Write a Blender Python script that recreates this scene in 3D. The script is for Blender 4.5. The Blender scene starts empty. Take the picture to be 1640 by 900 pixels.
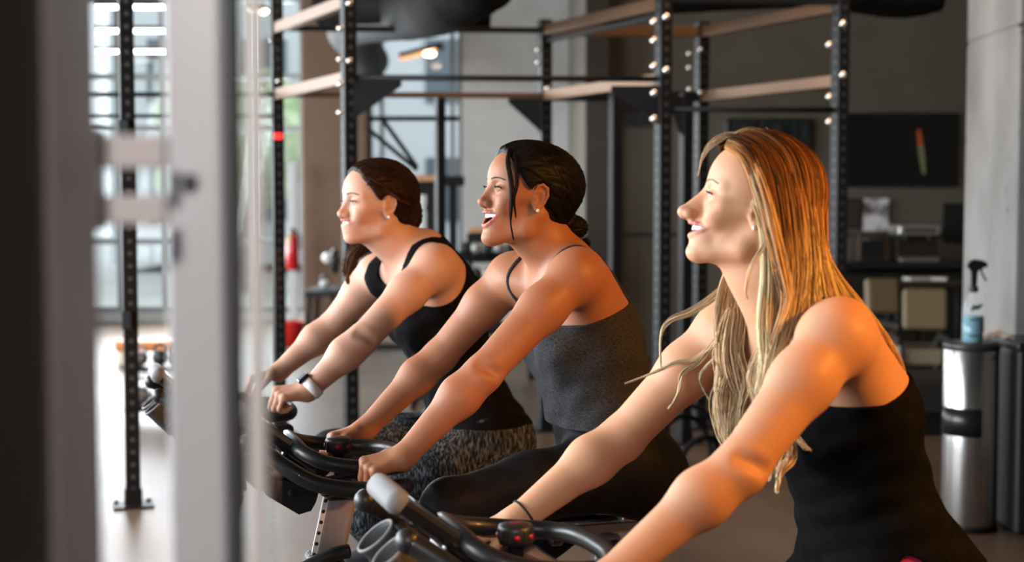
import bpy, bmesh, math, random
import numpy as np
from mathutils import Vector, Matrix, Euler

random.seed(7)
rng = np.random.default_rng(11)
SC = bpy.context.scene
COL = SC.collection

# ------------------------------------------------------------------ camera, light, exposure
PITCH = math.radians(3.27)
CAMZ = 1.55
FPX = 50 / 36 * 1640
cam_data = bpy.data.cameras.new('camera')
cam = bpy.data.objects.new('camera', cam_data)
COL.objects.link(cam)
cam.location = (0, 0, CAMZ)
cam.rotation_euler = (math.pi / 2 - PITCH, 0, 0)
cam_data.lens = 50
cam_data.sensor_width = 36
cam_data.clip_start = 0.05
cam_data.clip_end = 200
cam_data.dof.use_dof = True
cam_data.dof.focus_distance = 2.88
cam_data.dof.aperture_fstop = 3.1
SC.camera = cam
SC.view_settings.view_transform = 'Standard'
SC.view_settings.look = 'None'
SC.view_settings.gamma = 1
SC.view_settings.use_curve_mapping = False
SC.view_settings.exposure = 0.0

world = bpy.data.worlds.new('world')
SC.world = world
world.use_nodes = True
world.node_tree.nodes['Background'].inputs[0].default_value = (0.86, 0.93, 1.0, 1)
world.node_tree.nodes['Background'].inputs[1].default_value = 2.2

def area_light(name, loc, target, sx, sy, power, color, spread=180):
    ld = bpy.data.lights.new(name, 'AREA')
    ld.shape = 'RECTANGLE'; ld.size = sx; ld.size_y = sy
    ld.energy = power; ld.color = color
    ld.spread = math.radians(spread)
    lo = bpy.data.objects.new(name, ld)
    COL.objects.link(lo)
    lo.location = loc
    d = Vector(target) - Vector(loc)
    lo.rotation_euler = d.to_track_quat('-Z', 'Y').to_euler()
    return lo

# daylight coming in through the tall side windows (left wall and back wall)
area_light('daylight_side_window', (-5.85, 3.6, 2.35), (0, 3.0, 1.2), 6.0, 3.2, 1000, (0.92, 0.96, 1.0))
area_light('daylight_near_side_window', (-5.85, -.6, 2.15), (0, .6, 1.3), 4.0, 3.4, 120, (0.92, 0.96, 1.0))
area_light('daylight_far_side_window', (-5.85, 11.0, 2.15), (0, 11, 1.4), 5.0, 3.4, 420, (0.92, 0.96, 1.0))
area_light('daylight_back_window', (-4.3, 17.7, 2.4), (0, 12, 1.6), 3.4, 3.4, 650, (0.90, 0.95, 1.0))
# the warm lamps: a spotlight hung over the bikes and the glow of the lounge ceiling lamps
def spot(name, loc, target, power, color, angle, blend, size):
    ld = bpy.data.lights.new(name, 'SPOT'); ld.energy = power; ld.color = color; ld.spot_size = math.radians(angle); ld.spot_blend = blend; ld.shadow_soft_size = size
    lo = bpy.data.objects.new(name, ld); COL.objects.link(lo); lo.location = loc
    lo.rotation_euler = (Vector(target) - Vector(loc)).to_track_quat('-Z', 'Y').to_euler()
    return lo
spot('warm_spotlight_lamp', (2.45, 1.32, 2.68), (.35, 2.7, 1.25), 400, (1.0, .41, .075), 66, .5, .12)
spot('added_stile_light', (-.10, -.75, 2.30), (-.95, 1.0, 1.45), 150, (1.0, .94, .92), 62, .35, .10)  # added neutral spot, out of view, that brightens the door stile and jamb
area_light('warm_ceiling_glow', (1.6, 7.5, 4.3), (1.2, 9, 1.5), 3.0, 1.2, 70, (1.0, .62, .35))

# ------------------------------------------------------------------ pixels of the 1640x900 photograph to world points
def ray(px, py):
    xc = (px - 820) / FPX; yc = (450 - py) / FPX
    return np.array([xc, math.cos(PITCH) + yc * math.sin(PITCH), -math.sin(PITCH) + yc * math.cos(PITCH)])
def at(px, py, d):
    r = ray(px, py); r = r * (d / r[1])
    return Vector((r[0], r[1], CAMZ + r[2]))

class Frame:
    """A rider's frame: x forward along the bike, y to the rider's left, z up from the floor."""
    def __init__(s, px, py, d, deg):
        a = math.radians(deg)
        s.a = a
        c = at(px, py, d)
        s.c = np.array([c.x, c.y, 0.0])
        s.F = np.array([-math.cos(a), -math.sin(a), 0]); s.L = np.array([math.sin(a), -math.cos(a), 0])
        s.M = np.stack([s.F, s.L, np.array([0, 0, 1.0])])        # rows
    def loc(s, px, py, off=0.0):
        r = ray(px, py)
        t = (off + s.c @ s.L) / (r @ s.L)
        p = r * t + np.array([0, 0, CAMZ])
        q = s.M @ (p - s.c)
        q[1] = off
        return q
    def world(s, q):
        return np.asarray(q) @ s.M + s.c
    def px(s, q):
        p = s.world(q) - np.array([0, 0, CAMZ])
        yf = p[1] * math.cos(PITCH) - p[2] * math.sin(PITCH)
        zu = p[1] * math.sin(PITCH) + p[2] * math.cos(PITCH)
        return (round(820 + FPX * p[0] / yf), round(450 - FPX * zu / yf))
    def matrix(s):
        m = Matrix.Identity(4)
        for i, v in enumerate((s.F, s.L, (0, 0, 1))):
            for j in range(3): m[j][i] = v[j]
        m[0][3], m[1][3] = s.c[0], s.c[1]
        return m

# ------------------------------------------------------------------ materials
MATS = {}
def mat(name, color=(0.5, 0.5, 0.5), rough=0.5, metal=0.0, spec=0.5, emit=None, estr=0, sss=0, coat=0, trans=0, alpha=1, sheen=0, ior=1.45):
    if name in MATS: return MATS[name]
    m = bpy.data.materials.new(name); m.use_nodes = True
    b = m.node_tree.nodes['Principled BSDF']
    b.inputs['Base Color'].default_value = (*color, 1)
    b.inputs['Roughness'].default_value = rough
    b.inputs['Metallic'].default_value = metal
    b.inputs['Specular IOR Level'].default_value = spec
    b.inputs['IOR'].default_value = ior
    if emit: b.inputs['Emission Color'].default_value = (*emit, 1); b.inputs['Emission Strength'].default_value = estr
    if sss:
        b.inputs['Subsurface Weight'].default_value = sss
        b.inputs['Subsurface Radius'].default_value = (1.0, 0.30, 0.12)
        b.inputs['Subsurface Scale'].default_value = 0.012
    b.inputs['Coat Weight'].default_value = coat
    b.inputs['Transmission Weight'].default_value = trans
    b.inputs['Alpha'].default_value = alpha
    if sheen: b.inputs['Sheen Weight'].default_value = sheen
    MATS[name] = m
    return m
def nodes(m):
    nt = m.node_tree
    return nt, nt.nodes['Principled BSDF']
def noise_mat(name, c1, c2, scale, rough=0.6, stretch=(1, 1, 1), detail=4, lo=0.35, hi=0.65, bump=0.0, metal=0.0, spec=0.5, coord='Object', rough2=None):
    if name in MATS: return MATS[name]
    m = mat(name, c1, rough, metal, spec)
    nt, b = nodes(m)
    tc = nt.nodes.new('ShaderNodeTexCoord'); mp = nt.nodes.new('ShaderNodeMapping')
    mp.inputs['Scale'].default_value = stretch
    nz = nt.nodes.new('ShaderNodeTexNoise'); nz.inputs['Scale'].default_value = scale; nz.inputs['Detail'].default_value = detail
    cr = nt.nodes.new('ShaderNodeValToRGB')
    cr.color_ramp.elements[0].position = lo; cr.color_ramp.elements[1].position = hi
    cr.color_ramp.elements[0].color = (*c1, 1); cr.color_ramp.elements[1].color = (*c2, 1)
    nt.links.new(tc.outputs[coord], mp.inputs[0]); nt.links.new(mp.outputs[0], nz.inputs[0])
    nt.links.new(nz.outputs[0], cr.inputs[0]); nt.links.new(cr.outputs[0], b.inputs['Base Color'])
    if bump:
        bp = nt.nodes.new('ShaderNodeBump'); bp.inputs['Strength'].default_value = bump; bp.inputs['Distance'].default_value = 0.01
        nt.links.new(nz.outputs[0], bp.inputs['Height']); nt.links.new(bp.outputs[0], b.inputs['Normal'])
    if rough2 is not None:
        mr = nt.nodes.new('ShaderNodeMapRange'); mr.inputs[3].default_value = rough; mr.inputs[4].default_value = rough2
        nt.links.new(nz.outputs[0], mr.inputs[0]); nt.links.new(mr.outputs[0], b.inputs['Roughness'])
    return m

# ------------------------------------------------------------------ object helpers
def tag(o, label=None, cat=None, group=None, kind=None):
    if label: o['label'] = label
    if cat: o['category'] = cat
    if group: o['group'] = group
    if kind: o['kind'] = kind
    return o
def empty(name, loc=(0, 0, 0), rz=0, label=None, cat=None, group=None):
    o = bpy.data.objects.new(name, None); COL.objects.link(o)
    o.location = loc; o.rotation_euler = (0, 0, rz); o.empty_display_size = 0.1
    return tag(o, label, cat, group)
def link_mesh(name, me, m=None, parent=None, smooth=False):
    o = bpy.data.objects.new(name, me); COL.objects.link(o)
    if m:
        for x in (m if isinstance(m, (list, tuple)) else [m]): me.materials.append(x)
    if parent: o.parent = parent
    if smooth: me.shade_smooth()
    return o
class MB:
    """Collects shapes into one mesh."""
    def __init__(s): s.v = []; s.f = []; s.sm = []; s.mi = []
    def add(s, vs, fs, smooth=False, mi=0):
        n = len(s.v); s.v += [tuple(v) for v in vs]
        s.f += [tuple(i + n for i in f) for f in fs]; s.sm += [smooth] * len(fs); s.mi += [mi] * len(fs)
        return s
    def box(s, c, size, rot=None, bev=0.0, mi=0, smooth=False):
        x, y, z = (k / 2 for k in size)
        bev = min(bev, x * .95, y * .95, z * .95)
        R = Euler(rot).to_matrix() if rot is not None and not isinstance(rot, Matrix) else rot
        if bev <= 0:
            vs = [(a * x, b * y, cc * z) for a in (-1, 1) for b in (-1, 1) for cc in (-1, 1)]
            fs = [(0, 1, 3, 2), (4, 6, 7, 5), (0, 4, 5, 1), (2, 3, 7, 6), (0, 2, 6, 4), (1, 5, 7, 3)]
        else:
            bm = bmesh.new(); bmesh.ops.create_cube(bm, size=1)
            for v in bm.verts: v.co = Vector((v.co.x * 2 * x, v.co.y * 2 * y, v.co.z * 2 * z))
            bmesh.ops.bevel(bm, geom=list(bm.edges) + list(bm.verts), offset=bev, segments=4 if bev >= .012 else 2, affect='EDGES', profile=0.5)
            vs = [tuple(v.co) for v in bm.verts]; bm.verts.index_update()
            fs = [tuple(v.index for v in f.verts) for f in bm.faces]; bm.free()
        if R is not None: vs = [tuple(R @ Vector(v)) for v in vs]
        return s.add([(v[0] + c[0], v[1] + c[1], v[2] + c[2]) for v in vs], fs, smooth, mi)
    def bar(s, a, b, w, h=None, up=(0, 0, 1), bev=0.0, mi=0):
        """A square bar from a to b."""
        a = Vector(a); b = Vector(b); h = h or w
        z = (b - a).normalized(); u = Vector(up)
        if abs(z.dot(u)) > .98: u = Vector((1, 0, 0))
        x = u.cross(z).normalized(); y = z.cross(x)
        R = Matrix((x, y, z)).transposed()
        return s.box((a + b) / 2, (w, h, (b - a).length), R, bev, mi)
    def tube(s, pts, r, n=12, closed=False, caps=True, mi=0, flat=1.0, smooth=True):
        pts = [Vector(p) for p in pts]; m = len(pts)
        rs = r if isinstance(r, (list, tuple)) else [r] * m
        tans = []
        for i in range(m):
            if closed: t = pts[(i + 1) % m] - pts[i - 1]
            else: t = pts[min(i + 1, m - 1)] - pts[max(i - 1, 0)]
            tans.append(t.normalized())
        t0 = tans[0]; u = Vector((0, 0, 1)) if abs(t0.z) < .9 else Vector((1, 0, 0))
        nrm = (u - t0 * u.dot(t0)).normalized()
        vs = []; fs = []
        for i in range(m):
            nrm = (nrm - tans[i] * nrm.dot(tans[i])).normalized(); bi = tans[i].cross(nrm)
            for k in range(n):
                an = 2 * math.pi * k / n
                vs.append(pts[i] + (nrm * math.cos(an) * flat + bi * math.sin(an)) * rs[i])
        mm = m if closed else m - 1
        for i in range(mm):
            for k in range(n):
                a = i * n + k; b = i * n + (k + 1) % n; c = ((i + 1) % m) * n + (k + 1) % n; d = ((i + 1) % m) * n + k
                fs.append((a, b, c, d))
        if caps and not closed:
            fs.append(tuple(reversed(range(n)))); fs.append(tuple(range((m - 1) * n, m * n)))
        return s.add(vs, fs, smooth, mi)
    def lathe(s, prof, c=(0, 0, 0), n=32, rot=None, mi=0, smooth=True, close=True):
        """prof: list of (r, z)."""
        vs = []; fs = []
        R = Euler(rot).to_matrix() if rot is not None and not isinstance(rot, Matrix) else rot
        for (r, z) in prof:
            for k in range(n):
                an = 2 * math.pi * k / n
                v = Vector((r * math.cos(an), r * math.sin(an), z))
                if R is not None: v = R @ v
                vs.append(v + Vector(c))
        for i in range(len(prof) - 1):
            for k in range(n):
                fs.append((i * n + k, i * n + (k + 1) % n, (i + 1) * n + (k + 1) % n, (i + 1) * n + k))
        if close:
            fs.append(tuple(reversed(range(n)))); fs.append(tuple(range((len(prof) - 1) * n, len(prof) * n)))
        return s.add(vs, fs, smooth, mi)
    def cyl(s, a, b, r, n=20, r2=None, mi=0, smooth=True):
        a = Vector(a); b = Vector(b); q = (b - a).to_track_quat('Z', 'Y').to_matrix(); L = (b - a).length
        r2 = r if r2 is None else r2
        e = min(.15 * min(r, r2) + 1e-5, L * .3)
        return s.lathe([(max(r - e, 1e-5), 0), (r, e), (r2, L - e), (max(r2 - e, 1e-5), L)], a, n, q, mi, smooth)
    def ball(s, c, r, n=16, m=10, sc=(1, 1, 1), rot=None, mi=0):
        prof = [(max(1e-5, math.sin(math.pi * i / m)), -math.cos(math.pi * i / m)) for i in range(m + 1)]
        R = Euler(rot).to_matrix() if rot is not None and not isinstance(rot, Matrix) else (rot or Matrix.Identity(3))
        S = Matrix.Diagonal(Vector(sc) * r)
        return s.lathe(prof, c, n, R @ S, mi, True, False)
    def prism(s, poly, a, ax, ay, az, mi=0, smooth=False):
        """poly [(u,v)] in plane ax, ay extruded along az from a."""
        a = Vector(a); ax = Vector(ax); ay = Vector(ay); az = Vector(az); n = len(poly)
        vs = [a + ax * u + ay * v for u, v in poly] + [a + ax * u + ay * v + az for u, v in poly]
        fs = [tuple(reversed(range(n))), tuple(range(n, 2 * n))] + [(i, (i + 1) % n, n + (i + 1) % n, n + i) for i in range(n)]
        return s.add(vs, fs, smooth, mi)
    def build(s, name, m, parent=None, label=None):
        me = bpy.data.meshes.new(name); me.from_pydata(s.v, [], s.f); me.update()
        me.polygons.foreach_set('use_smooth', s.sm)
        o = link_mesh(name, me, m, parent)
        if isinstance(m, (list, tuple)): me.polygons.foreach_set('material_index', s.mi)
        bm = bmesh.new(); bm.from_mesh(me); bmesh.ops.recalc_face_normals(bm, faces=bm.faces); bm.to_mesh(me); bm.free()
        if label: o['label'] = label
        return o
def spline(pts, n=24, closed=False):
    """Catmull-Rom through pts; n samples."""
    P = np.array(pts, float); m = len(P)
    out = []
    segs = m if closed else m - 1
    ts = np.linspace(0, segs, n, endpoint=not closed)
    for t in ts:
        i = min(int(t), segs - 1); u = t - i
        if closed: p0, p1, p2, p3 = P[(i - 1) % m], P[i % m], P[(i + 1) % m], P[(i + 2) % m]
        else: p0, p1, p2, p3 = P[max(i - 1, 0)], P[i], P[i + 1], P[min(i + 2, m - 1)]
        out.append(.5 * ((2 * p1) + (p2 - p0) * u + (2 * p0 - 5 * p1 + 4 * p2 - p3) * u * u + (3 * p1 - p0 - 3 * p2 + p3) * u ** 3))
    return np.array(out)

# ------------------------------------------------------------------ implicit surfaces for figures
def nrm(v): v = np.asarray(v, float); return v / np.linalg.norm(v)
def smin(a, b, k):
    h = np.clip(.5 + .5 * (b - a) / k, 0, 1); return b * (1 - h) + a * h - k * h * (1 - h)
def smax(a, b, k): return -smin(-a, -b, k)
def rotY(t):
    """columns: forward, left, up of an axis frame leaning forward by t degrees."""
    t = math.radians(t)
    return np.array([[math.cos(t), 0, math.sin(t)], [0, 1, 0], [-math.sin(t), 0, math.cos(t)]])
class Field:
    def __init__(s): s.ops = []
    def _add(s, fn, lo, hi, k, mode): s.ops.append((fn, np.array(lo, float), np.array(hi, float), k, mode)); return s
    def ell(s, c, r, k=.02, R=None, mode='u'):
        c = np.array(c, float); r = np.array(r, float)
        def fn(p):
            q = p - c
            if R is not None: q = q @ R
            a = np.sqrt(((q / r) ** 2).sum(1)) + 1e-9; b = np.sqrt(((q / (r * r)) ** 2).sum(1)) + 1e-9
            return a * (a - 1) / b
        e = np.full(3, r.max())
        return s._add(fn, c - e, c + e, k, mode)
    def cone(s, a, b, ra, rb, k=.02, mode='u', ys=None):
        a = np.array(a, float); b = np.array(b, float)
        ba = b - a; l2 = ba @ ba
        def fn(p):
            t = np.clip(((p - a) @ ba) / l2, 0, 1)
            d = p - a - t[:, None] * ba
            if ys is not None: d = d * ys          # anisotropic section
            return np.sqrt((d * d).sum(1)) - (ra + (rb - ra) * t)
        m = max(ra, rb) * (1 if ys is None else 1 / min(ys))
        return s._add(fn, np.minimum(a, b) - m, np.maximum(a, b) + m, k, mode)
    def sym(s, name, *a, **kw):
        """the op and its mirror image in y."""
        for sg in (1, -1):
            b = [np.array(v, float) * (1, sg, 1) if isinstance(v, (tuple, list, np.ndarray)) and i < (2 if name == 'cone' else 1) else v for i, v in enumerate(a)]
            kk = dict(kw)
            if 'R' in kk and kk['R'] is not None and sg < 0:
                S = np.diag([1, -1, 1.0]); kk['R'] = S @ kk['R'] @ S
            getattr(s, name)(*b, **kk)
        return s
    def sub(s, field, o, R, rad, k, mode='u'):
        o = np.array(o, float)
        def fn(p): return field((p - o) @ R)
        return s._add(fn, o - rad, o + rad, k, mode)
    def __call__(s, p):
        d = np.full(len(p), .25)
        for fn, lo, hi, k, mode in s.ops:
            m = k + .022
            w = np.flatnonzero(((p > lo - m) & (p < hi + m)).all(1))
            if not len(w): continue
            v = fn(p[w])
            if mode == 'u': d[w] = smin(d[w], v, k) if k > 0 else np.minimum(d[w], v)
            else: d[w] = smax(d[w], -v, k)
        return d
_C = np.array([[i, j, k] for i in (0, 1) for j in (0, 1) for k in (0, 1)])
def surface(fn, lo, hi, h):
    """Sparse surface nets of fn<0: vertices, quads."""
    B = 8; lo = np.array(lo, float); hi = np.array(hi, float)
    nb = np.ceil((hi - lo) / (B * h)).astype(int)
    g = np.stack(np.meshgrid(*[np.arange(n) for n in nb], indexing='ij'), -1).reshape(-1, 3)
    ctr = lo + (g + .5) * B * h
    keep = np.abs(fn(ctr)) < B * h * .87 * 1.35 + .003
    g = g[keep]
    N = nb * B + 2
    oc = np.stack(np.meshgrid(*[np.arange(B + 1)] * 3, indexing='ij'), -1).reshape(-1, 3)
    V = []; KEY = []; EX = [[], [], []]
    for c0 in range(0, len(g), 600):
        gg = g[c0:c0 + 600]
        idx = gg[:, None, :] * B + oc[None]
        val = fn((lo + idx.reshape(-1, 3) * h)).reshape(len(gg), B + 1, B + 1, B + 1)
        s = val < 0
        corner = np.stack([val[:, i:i + B, j:j + B, k:k + B] for i, j, k in _C], -1)
        sc = corner < 0
        act = sc.any(-1) & ~sc.all(-1)
        b, i, j, k = np.nonzero(act)
        cv = corner[b, i, j, k]; n = len(b)
        if n == 0: continue
        acc = np.zeros((n, 3)); cnt = np.zeros(n)
        for e0 in range(8):
            for ax in range(3):
                if _C[e0][ax]: continue
                e1 = e0 + (4, 2, 1)[ax]
                va, vb = cv[:, e0], cv[:, e1]
                w = (va < 0) != (vb < 0)
                t = np.where(w, va / np.where(w, va - vb, 1), 0)
                pt = np.tile(_C[e0].astype(float), (n, 1)); pt[:, ax] += t
                acc += pt * w[:, None]; cnt += w
        cell = gg[b] * B + np.stack([i, j, k], 1)
        V.append(lo + (cell + acc / cnt[:, None]) * h)
        KEY.append((cell[:, 0] * N[1] + cell[:, 1]) * N[2] + cell[:, 2])
        for ax in range(3):
            e1 = (4, 2, 1)[ax]
            w = (cv[:, 0] < 0) != (cv[:, e1] < 0)
            EX[ax].append((cell[w], cv[w, 0] < 0))
    V = np.concatenate(V); KEY = np.concatenate(KEY)
    order = np.argsort(KEY); sk = KEY[order]
    F = []
    offs = (((0, 0, 0), (0, -1, 0), (0, -1, -1), (0, 0, -1)), ((0, 0, 0), (0, 0, -1), (-1, 0, -1), (-1, 0, 0)), ((0, 0, 0), (-1, 0, 0), (-1, -1, 0), (0, -1, 0)))
    for ax in range(3):
        cells = np.concatenate([e[0] for e in EX[ax]]); inside = np.concatenate([e[1] for e in EX[ax]])
        q = []; ok = np.ones(len(cells), bool)
        for of in offs[ax]:
            cc = cells + np.array(of); key = (cc[:, 0] * N[1] + cc[:, 1]) * N[2] + cc[:, 2]
            p = np.searchsorted(sk, key); p = np.clip(p, 0, len(sk) - 1)
            ok &= sk[p] == key; q.append(order[p])
        q = np.stack(q, 1)[ok]; ins = inside[ok]
        q[~ins] = q[~ins][:, ::-1]
        F.append(q)
    return V, np.concatenate(F)
def np_mesh(name, V, F):
    me = bpy.data.meshes.new(name)
    me.vertices.add(len(V)); me.vertices.foreach_set('co', np.asarray(V, np.float32).ravel())
    k = F.shape[1]
    me.loops.add(F.size); me.loops.foreach_set('vertex_index', F.astype(np.int32).ravel())
    me.polygons.add(len(F)); me.polygons.foreach_set('loop_start', np.arange(0, F.size, k, dtype=np.int32))
    me.polygons.foreach_set('loop_total', np.full(len(F), k, np.int32))
    me.polygons.foreach_set('use_smooth', np.ones(len(F), bool))
    me.update(calc_edges=True)
    return me
def vcol(me, name, cols):
    a = me.color_attributes.new(name, 'FLOAT_COLOR', 'POINT')
    c = np.ones((len(me.vertices), 4), np.float32); c[:, :3] = cols
    a.data.foreach_set('color', c.ravel())
def relax(V, F, it=1, lam=.5):
    """Laplacian smoothing that leaves the volume alone (lambda/mu)."""
    E = np.concatenate([F[:, [0, 1]], F[:, [1, 2]], F[:, [2, 3]], F[:, [3, 0]]])
    deg = np.bincount(E.ravel(), minlength=len(V)).astype(float)
    for i in range(it * 2):
        S = np.zeros_like(V)
        for a in range(3):
            S[:, a] = np.bincount(E[:, 0], V[E[:, 1], a], len(V)) + np.bincount(E[:, 1], V[E[:, 0], a], len(V))
        d = S / np.maximum(deg, 1)[:, None] - V
        V = V + d * (lam if i % 2 == 0 else -lam * 1.03)
    return V
# ------------------------------------------------------------------ head
def head_field(q):
    """Head in its own frame: x forward, y left, z up, eye level z=0, ear canal x=0. Metres."""
    jd = q.get('jaw', 0); nx = q.get('nose', .116); nz = q.get('nosez', -.034); sm = q.get('smile', .5)
    w = q.get('wide', 1.0); cx = q.get('chin', 0)
    f = Field()
    bk = q.get('back', 0)
    f.ell((-.012 + bk / 2, 0, .028), (.098 - bk / 2, .075 * w, .083), .02)
    f.ell((.032, 0, .032), (.057, .058 * w, .058), .03)
    f.ell((.034, 0, -.030), (.050, .053 * w, .066), .03)
    f.sym('cone', (-.004, .048 * w, -.048), (.010, .044 * w, -.072 - jd * .6), .020, .016, .02)
    f.sym('cone', (.010, .044 * w, -.072 - jd * .6), (.066 + cx, .012, -.094 - jd), .016, .013, .02)
    f.cone((.0, 0, -.05), (.058, 0, -.078 - jd), .045, .024, .025)
    f.ell((.073 + cx, 0, -.097 - jd), (.0165, .019, .0145), .012)
    mx = q.get('mx', 0)
    f.ell((.062 + mx, 0, -.058), (.030, .030, .024), .016)
    f.ell((.060 + mx * .8, 0, -.074 - jd * .7), (.028, .027, .018), .014)
    f.sym('ell', (.060, .037 * w, -.027 + .004 * sm), (.024, .022, .020), .016)
    f.sym('cone', (.055, .050 * w, -.014), (.014, .065 * w, -.010), .012, .008, .016)
    f.sym('cone', (.079, .012, .017), (.064, .046 * w, .016), .010, .007, .014)
    f.sym('ell', (.098, .031, .000), (.018, .018, .0135), .012, mode='s')
    f.sym('ell', (.0725, .0310, -.001), (.0145, .0155, .0135), .005)
    # nose
    f.cone((.082, 0, .004), (nx - .024, 0, nz + .002), .0095, .0120, .010)
    f.cone((.084, 0, .008), (nx - .009, 0, nz + .004), .0062, .0072, .008)
    f.cone((nx - .012, 0, nz + .002), (.084, 0, nz + .002), .0080, .0110, .008)
    f.ell((nx - .009, 0, nz), (.0095, .0095, .0085), .006)
    f.cone((nx - .012, 0, nz - .002), (.086, 0, nz - .010 + q.get('nbase', 0)), .0065, .0055, .006)
    f.sym('ell', (nx - .020, .0112, nz - .002 + q.get('nbase', 0) * .5), (.0105, .0068, .0078), .005)
    f.sym('ell', (nx - .017, .0062, nz - .0115), (.0055, .0030, .0042), .002, mode='s')
    # mouth: an opening between two lips that follow the dental arch
    wm = q.get('mouth', .0275 + .003 * sm); mz = q.get('mz', 0); zu = -.0560 + .001 * sm + mz; zl = -.0700 - jd * .9 - .003 * sm + mz; zc0 = -.0600 + .0055 * sm + mz
    bend = q.get('mdrop', .0215 + (wm - .03) * .8) / wm ** 2
    f.mx = mx
    f.wm, f.zu, f.zl, f.bend = wm, zu, zl, bend
    def opening(p):
        y = np.clip(np.abs(p[:, 1]) / (wm - .001), 0, 1); k = 1 - y * y
        up_, lo_ = zc0 + (zu - .0025 - zc0) * k, zc0 + (zl + .0030 - zc0) * k
        mid, hh = (up_ + lo_) / 2, (up_ - lo_) / 2
        return np.maximum.reduce([np.abs(p[:, 2] - mid) - hh, np.abs(p[:, 1]) - wm + .001, .054 - p[:, 0]])
    f.opening = opening
    f._add(opening, (.05, -.034, -.10), (.12, .034, -.04), .0012, 's')
    ys = [0, .3, .55, .78, 1.0]
    U = [(.0945 + mx - bend * (t * wm) ** 2, t * wm, zc0 + (zu - zc0) * (1 - t * t)) for t in ys]
    Lw = [(.0900 + mx * .8 - (bend * .80) * (t * wm) ** 2, t * wm, zc0 + (zl - zc0) * (1 - t * t)) for t in ys]
    for i in range(4):
        r0 = (.0030, .0033, .0030, .0024, .0018); r1 = (.0048, .0047, .0040, .0028, .0018)
        f.sym('cone', U[i], U[i + 1], r0[i], r0[i + 1], .003); f.sym('cone', Lw[i], Lw[i + 1], r1[i], r1[i + 1], .003)
    f.lips = (U, Lw)
    # smile fold and the fuller cheek above it
    f.sym('ell', (.066, .036, -.038), (.017, .016, .016), .014)
    # ear
    ex = q.get('earx', .006)
    R = rotY(-14)
    f.sym('ell', (ex - .006, .0705 * w, -.008), (.0165, .0075, .0295), .005, R=R)
    f.sym('ell', (ex - .001, .0800 * w, -.010), (.0088, .0085, .0170), .0025, R=R, mode='s')
    f.sym('ell', (ex - .006, .0800 * w, .008), (.0085, .0050, .0080), .002, R=R, mode='s')
    hx_ = [(.009, .0745, .000), (.0045, .0765, .0155), (-.006, .0785, .0205), (-.0175, .0800, .0135), (-.0205, .0800, -.002), (-.0155, .0780, -.019), (-.006, .0755, -.031)]
    hr = (.0022, .0027, .0032, .0032, .0030, .0028, .0036)
    for i in range(6): f.sym('cone', (hx_[i][0] + ex, hx_[i][1] * w, hx_[i][2]), (hx_[i + 1][0] + ex, hx_[i + 1][1] * w, hx_[i + 1][2]), hr[i], hr[i + 1], .0025)
    f.sym('ell', (ex + .006, .0740 * w, -.010), (.0035, .0040, .0050), .003)
    f.sym('ell', (ex - .003, .0745 * w, -.034), (.0070, .0042, .0080), .004)
    return f
def seg_dist(p, a, b):
    a = np.array(a, float); b = np.array(b, float); ba = b - a
    t = np.clip(((p - a) @ ba) / (ba @ ba), 0, 1)
    return np.sqrt(((p - a - t[:, None] * ba) ** 2).sum(1))

# ------------------------------------------------------------------ hand
def hand_ops(f, W, d, n, s, curls=(40, 50, 30), spread=.0, thumb=((.45, .75, -.35), (.8, .35, -.45), (.9, .1, -.4)), scale=1.0, per=None):
    """W wrist, d along the hand, n out of the back of the hand, s towards the thumb."""
    W = np.array(W, float); d = nrm(d); s = nrm(np.array(s, float) - d * np.dot(s, d)); n0 = np.array(n, float); n = nrm(np.cross(d, s)); n = n if n @ n0 > 0 else -n
    S = scale
    offs = (.027, .0095, -.0085, -.025); klen = (.078, .082, .077, .069); L = (.94, 1.05, .98, .80)
    rad = (.0088, .0090, .0085, .0075)
    tips = []
    for i in range(4):
        K = W + (d * klen[i] + s * offs[i]) * S
        f.cone(W + s * offs[i] * .55 * S + d * .005, K - d * .008, .0155 * S, .0112 * S, .012)
        f.ell(K + n * .001, np.full(3, .0108 * S), .005)
        c = curls if per is None else per[i]
        p = K; a = 0
        for j, (ln, cu) in enumerate(zip((.041, .025, .020), c)):
            a += math.radians(cu)
            dd = nrm(d * math.cos(a) - n * math.sin(a) + s * spread * (1.5 - i))
            q = p + dd * ln * L[i] * S
            r0 = rad[i] * (1 - .08 * j) * S
            f.cone(p, q, r0, r0 * .92, .0022 if j else .005)
            p = q
        tips.append(p)
    p = W + (d * .022 + s * .022) * S
    f.cone(W + d * .012 + s * .008, p + s * .004, .014 * S, .012 * S, .012)
    for j, (tv, ln) in enumerate(zip(thumb, (.034, .030, .024))):
        q = p + nrm(d * tv[0] + s * tv[1] + n * tv[2]) * ln * S
        f.cone(p, q, (.0125, .0102, .0092)[j] * S, (.0102, .0095, .0080)[j] * S, (.010, .003, .003)[j]); p = q
    return tips

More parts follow.
